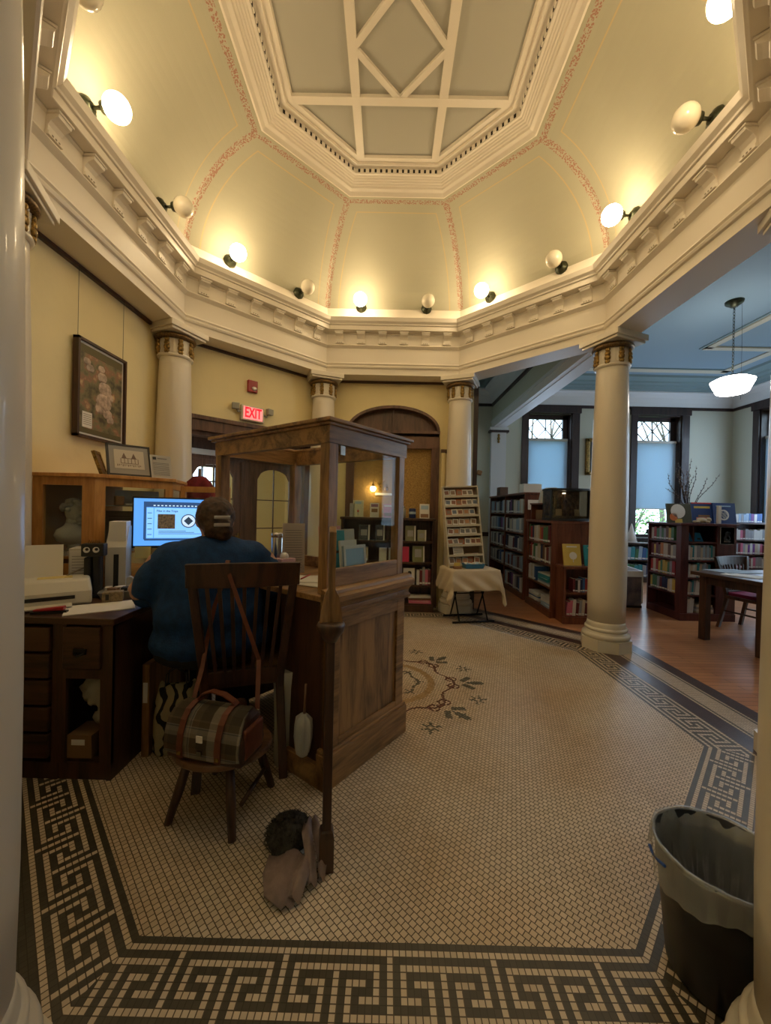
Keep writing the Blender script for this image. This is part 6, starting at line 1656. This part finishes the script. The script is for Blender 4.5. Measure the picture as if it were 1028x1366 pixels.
cush = M('magenta cushion cloth', (.20, .008, .06), .8)
slat_chair('wooden_chair', 'dark wooden chair with magenta cushion tucked at the far side of the reading table', (3.98, 1.62, 0), R(197), dark, cush, zt=.80, zs=.38, n=8, front=.36, wt=.25)
slat_chair('wooden_chair', 'second magenta cushioned chair pushed in nearer the bright edge of the reading table', (4.45, .95, 0), R(100), dark, cush, zt=.78, zs=.38, n=7, front=.36, wt=.22)

# ================================================================== DISPLAY SHELVES UNDER THE ARCH
TF = Matrix.Translation((-.58, 1.975, 0))
zsF = (.10, .33, .61, .87)
bookcase('bookcase', 'dark bookcase of face out books below the burlap panel', TF, (0, .57, 1.13), .20, 1.155, zsF, dark)
def xf(u): return (u - 516) / 522 * 4.87 - .027 + .58
ztop = 1.156
face = [(469, .06, .17, pgr, 'grey edged book at the left end of the dark shelf top', None),
        (477, .13, .21, C_('pale yellow', (.62, .60, .42)), 'tall pale yellow book with a tree drawing on the dark shelf top', [(psk, 'r', (.2, .8, .78, .92)), (pgr, 'r', (.46, .54, .1, .5)), (pr_, 'c', (.5, .35, .10))]),
        (499, .11, .18, pw, 'white book with purple print on the dark shelf top', [(C_('dull purple', (.25, .12, .22)), 'r', (.1, .9, .72, .92)), (pbr, 'r', (.15, .85, .35, .6))]),
        (517, .11, .17, ppk, 'pink brown book beside the booth post on the dark shelf top', [(pw, 'r', (.1, .9, .8, .92)), (pbr, 'r', (.1, .9, .1, .35))]),
        (566, .12, .18, pw, 'white book with a brown landscape at the right end of the dark shelf top', [(psk, 'r', (.12, .88, .62, .9)), (pbr, 'r', (.1, .9, .05, .3))])]
for u, w_, h, m_, lab, art in face: cover_book(TF, xf(u), .05, ztop, w_, h, m_, lab, art, tilt=.15)
t = thing('blue_tin', 'dark blue tin on the dark shelf top right of the booth', 'tin'); t.matrix_world = TF @ Matrix.Translation((xf(550), .09, ztop))
MB().mat(C_('tin blue', (.01, .03, .12))).lathe([(.042, 0), (.044, .005), (.044, .115), (.040, .12)], 20).build('tin_body', parent=t); MB().mat(psk).lathe([(.0445, .05), (.0445, .08)], 20, caps=False).build('label', parent=t)
t = thing('glass_jar', 'small clear jar on the dark shelf beside the blue tin', 'jar'); t.matrix_world = TF @ Matrix.Translation((xf(538), .09, ztop)); MB().mat(M('clear grey plastic', (.35, .34, .30), .2)).lathe([(.02, 0), (.03, .01), (.03, .10), (.018, .12), (.018, .13)], 18).build('jar_body', parent=t); MB().mat(chrome).lathe([(.02, .13), (.02, .145)], 18).build('lid', parent=t)
wrap = M('glossy clear wrap over grey', (.10, .11, .14), .15, var=.8, vscale=18, coat=.8)
sh2 = [(486, .14, .19, wrap, 'plastic wrapped dark book face out behind the booth glass'), (507, .12, .19, wrap, 'second plastic wrapped book nearer the booth post'), (548, .13, .19, C_('olive cover', (.20, .20, .12)), 'olive covered book face out on the second shelf'), (563, .11, .14, C_('pale olive cover', (.34, .34, .22)), 'smaller pale olive book face out on the second shelf'), (527, .08, .17, pg_, 'dark green book half hidden by the booth post')]
for u, w_, h, m_, lab in sh2: cover_book(TF, xf(u), .04, zsF[3], w_, h, m_, lab, [(pgr, 'r', (.2, .75, .3, .7)), (pw, 'r', (.85, .98, 0, 1))], tilt=.14)
sh3 = [(514, .14, .17, paper, 'blank cream board face out on the third shelf'), (541, .10, .19, C_('hot pink', (.55, .03, .10)), 'hot pink book on the third shelf beside the booth'), (559, .15, .20, pg_, 'dark green patterned book tilted on the third shelf')]
for i, (u, w_, h, m_, lab) in enumerate(sh3): cover_book(TF, xf(u), .04, zsF[2], w_, h, m_, lab, None if i != 2 else [(pgr, 'r', (.2, .75, .3, .8)), (pw, 'r', (.9, 1, 0, 1))], tilt=.14)
cover_book(TF, xf(547), .04, zsF[1], .14, .20, pw, 'white book with a black figure in red on the fourth shelf', [(pk, 'c', (.55, .70, .18)), (pk, 'r', (.35, .7, .5, .7)), (pr_, 'c', (.55, .42, .15)), (pk, 'r', (.3, .7, .05, .12))], tilt=.08)
book_row(TF, xf(557), xf(557) + .18, zsF[1], .22, ['white', 'grey', 'pink', 'maroon', 'white'], 'fourth shelf below the burlap panel', 140, thick=(.03, .038), dp=.14)
book_row(TF, .03, .55, zsF[2], .19, ['green', 'grey', 'maroon', 'cream'], 'third shelf behind the booth', 141, thick=(.035, .05), dp=.12, y0=.06, fill=.6)
flat_stack(TF, xf(547), .02, zsF[0], 4, .28, .14, ['white', 'cream', 'pink', 'brown'], 'the lowest shelf below the burlap panel', 12)

# ================================================================== CARD TABLE, CLOTH AND BROCHURE RACK
TT_ = Matrix.Translation((.715, 1.47, 0)) @ Matrix.Rotation(R(12), 4, 'Z')
t = thing('folding_table', 'small folding table with black scissor legs under a cream cloth', 'table'); t.matrix_world = TT_
MB().mat(greyp).box(0, .54, 0, .36, .58, .60).build('table_top', parent=t, bevel=.006)
for x in (.10, .44):
    for k, (y0, y1) in enumerate(((.03, .33), (.33, .03))): MB().mat(blackm).tube([(x + .01 * k, y0, .02), (x + .01 * k, (y0 + y1) / 2, .30), (x + .01 * k, y1, .578)], .009, 8).build('leg', parent=t)
for y in (.03, .33): MB().mat(blackm).tube([(.02, y, .012), (.52, y, .012)], .012, 8).build('foot_bar', parent=t)
MB().mat(blackm).tube([(.10, .20, .30), (.44, .20, .30)], .007, 8).build('cross_bar', parent=t)
b = MB().mat(M('cream cotton cloth', (.58, .49, .36), .9, bump=.2, bscale=250))
nx, ny = 52, 44
gx0, gx1, gy0, gy1 = -.27, .80, -.245, .375
vv = []
for i in range(nx + 1):
    col_ = []
    for j in range(ny + 1):
        x = gx0 + (gx1 - gx0) * i / nx; y = gy0 + (gy1 - gy0) * j / ny
        cx_, cy_ = min(max(x, -.004), .544), min(max(y, -.004), .364)
        dx, dy = x - cx_, y - cy_; d_ = math.hypot(dx, dy)
        z = .604
        if d_ > 0:
            n_ = (dx / d_, dy / d_); par = (x + y * 1.3)
            fold = .10 if (dx != 0 and dy != 0) else 0.0
            out = .018 + .13 * d_ * (1 + .5 * math.sin(par * 26)) + fold * d_ * .5
            px, py = cx_ + n_[0] * out, cy_ + n_[1] * out; z = .604 - (max(abs(dx), abs(dy)) * .95 + .70 * min(abs(dx), abs(dy)))
            z = max(z, .05)
        else: px, py = cx_, cy_
        col_.append(b.bm.verts.new((px, py, z)))
    vv.append(col_)
for i in range(nx):
    for j in range(ny):
        f = b.bm.faces.new((vv[i][j], vv[i + 1][j], vv[i + 1][j + 1], vv[i][j + 1])); f.smooth = True
cl = b.build('tablecloth'); cl.matrix_world = TT_; sm = cl.modifiers.new('thickness', 'SOLIDIFY'); sm.thickness = .003; sm.offset = 1
tag(cl, 'cream cloth draped in points over the small folding table', 'tablecloth')
# rack on the table
RW, RH = .43, .93
TRk = TT_ @ Matrix.Translation((.0, .13, .608)) @ Matrix.Rotation(R(-4), 4, 'Z') @ Matrix.Rotation(R(-3.0), 4, 'Y') @ Matrix.Rotation(R(-5), 4, 'X')
t = thing('brochure_rack', 'tall cream rack of greeting cards standing on the cloth covered table', 'rack'); t.matrix_world = TRk
rk = M('cream painted rack board', (.52, .48, .38), .6); peg = M('brown hardboard', (.25, .16, .10), .8)
for x in (0, RW - .014): MB().mat(rk).loft([[Vector((xx, y, z)) for y, z in ((0, 0), (.14, 0), (.14, RH), (.075, RH))] for xx in (x, x + .014)], smooth=False).build('side_board', parent=t)
MB().mat(peg).box(.014, RW - .014, .13, .138, 0, RH).build('back_board', parent=t)
MB().mat(rk).box(0, RW, .07, .14, RH, RH + .014).build('top_board', parent=t)
tiers = [.015, .12, .235, .355, .465, .58, .695, .81]
for z in tiers:
    yf = .075 * z / RH
    MB().mat(rk).box(.014, RW - .014, yf + .004, .13, z, z + .006).build('tier', parent=t)
    MB().mat(rk).box(.014, RW - .014, yf, yf + .005, z, z + .025).build('tier_lip', parent=t)
rd = random.Random(55)
cards = [C_('white', (.72, .70, .66)), C_('card cream', (.66, .58, .44)), C_('card grey', (.42, .40, .36)), C_('card rust', (.45, .12, .04))]
arts = [C_('art rust', (.26, .11, .07)), C_('art brown', (.25, .16, .10)), C_('art green', (.14, .17, .10)), C_('art grey', (.2, .2, .2)), C_('art orange', (.45, .22, .10)), C_('art blue', (.14, .18, .25))]
CM = []
CN = ['white card with rust picture', 'white card with brown picture', 'cream card with green picture', 'white card with grey picture', 'grey card with orange picture', 'white card with blue picture', 'white card with dark brown picture', 'rust coloured card']
for i in range(8):
    b = MB().mat(cards[(0, 0, 1, 0, 2, 0, 1, 3)[i]]); b.box(-.034, .034, 0, .004, 0, .09)
    b.mat(arts[i % 6]); b.box(-.024, .024, -.001, 0, .03, .075)
    me = bpy.data.meshes.new('greeting_card'); b.bm.to_mesh(me); b.bm.free()
    for m_ in b.mats: me.materials.append(m_)
    CM.append(me)
tname = ['lowest', 'seventh', 'sixth', 'fifth', 'fourth', 'third', 'second', 'top']
for ti, z in enumerate(tiers):
    yf = .075 * z / RH
    n = (5, 0, 6, 5, 5, 5, 6, 5)[ti]
    for i in range(n):
        q_ = rd.randrange(8); o = bpy.data.objects.new('greeting_card', CM[q_]); COL.objects.link(o)
        o.matrix_world = TRk @ Matrix.Translation((.055 + i * .072 * (5.5 / 6 if n == 6 else 1), yf + .016 + .012 * rd.random(), z + .008)) @ Matrix.Rotation(rd.uniform(-.08, .2), 4, 'Y') @ Matrix.Rotation(-.28, 4, 'X')
        tag(o, CN[q_] + ', %s on the %s tier of the cream rack' % (ORD[i], tname[ti]), 'card', 'greeting cards on the %s tier' % tname[ti])
cover_book(TRk, .13, .018, .145, .12, .13, paper, 'larger white price card low on the cream rack', [(pk, 'r', (.1, .9, .68, .82)), (pln, 'r', (.1, .9, .2, .24)), (pln, 'r', (.1, .9, .35, .39))], tilt=.2, th=.003, name='price_card', cat='card')
cover_book(TRk, .30, .03, .128, .16, .035, C_('salmon', (.62, .25, .18)), 'flat pinkish envelope low on the cream rack', None, tilt=.9, th=.003, name='envelope', cat='envelope')
t = thing('wire_basket', 'blue wire basket of small items on the cream tablecloth', 'basket'); t.matrix_world = TT_ @ Matrix.Translation((.27, .07, .609))
bl_ = M('blue painted wire', (.03, .16, .32), .5)
MB().mat(bl_).loft([[Vector((x * k, y * k, z)) for x, y in ((-.12, -.055), (.12, -.055), (.12, .055), (-.12, .055))] for z, k in ((.004, .85), (.055, 1.0), (.055, .97), (.008, .82))], smooth=False).build('basket_body', parent=t)
for i in range(8): MB().mat([paper, psk, pw, greyp][i % 4]).cbox((-.08 + .023 * i, .01 * (-1) ** i, .052), (.035, .05, .014), (.2, .1 * i, i)).build('packet', parent=t)
t = thing('card_box', 'small brown and gold card box left of the blue basket', 'box'); t.matrix_world = TT_ @ Matrix.Translation((.07, .05, .609))
MB().mat(pbr).box(-.04, .04, -.03, .03, 0, .03).build('box_body', parent=t); MB().mat(py_).box(-.032, .032, .0, .02, .03, .065).build('cards', parent=t)
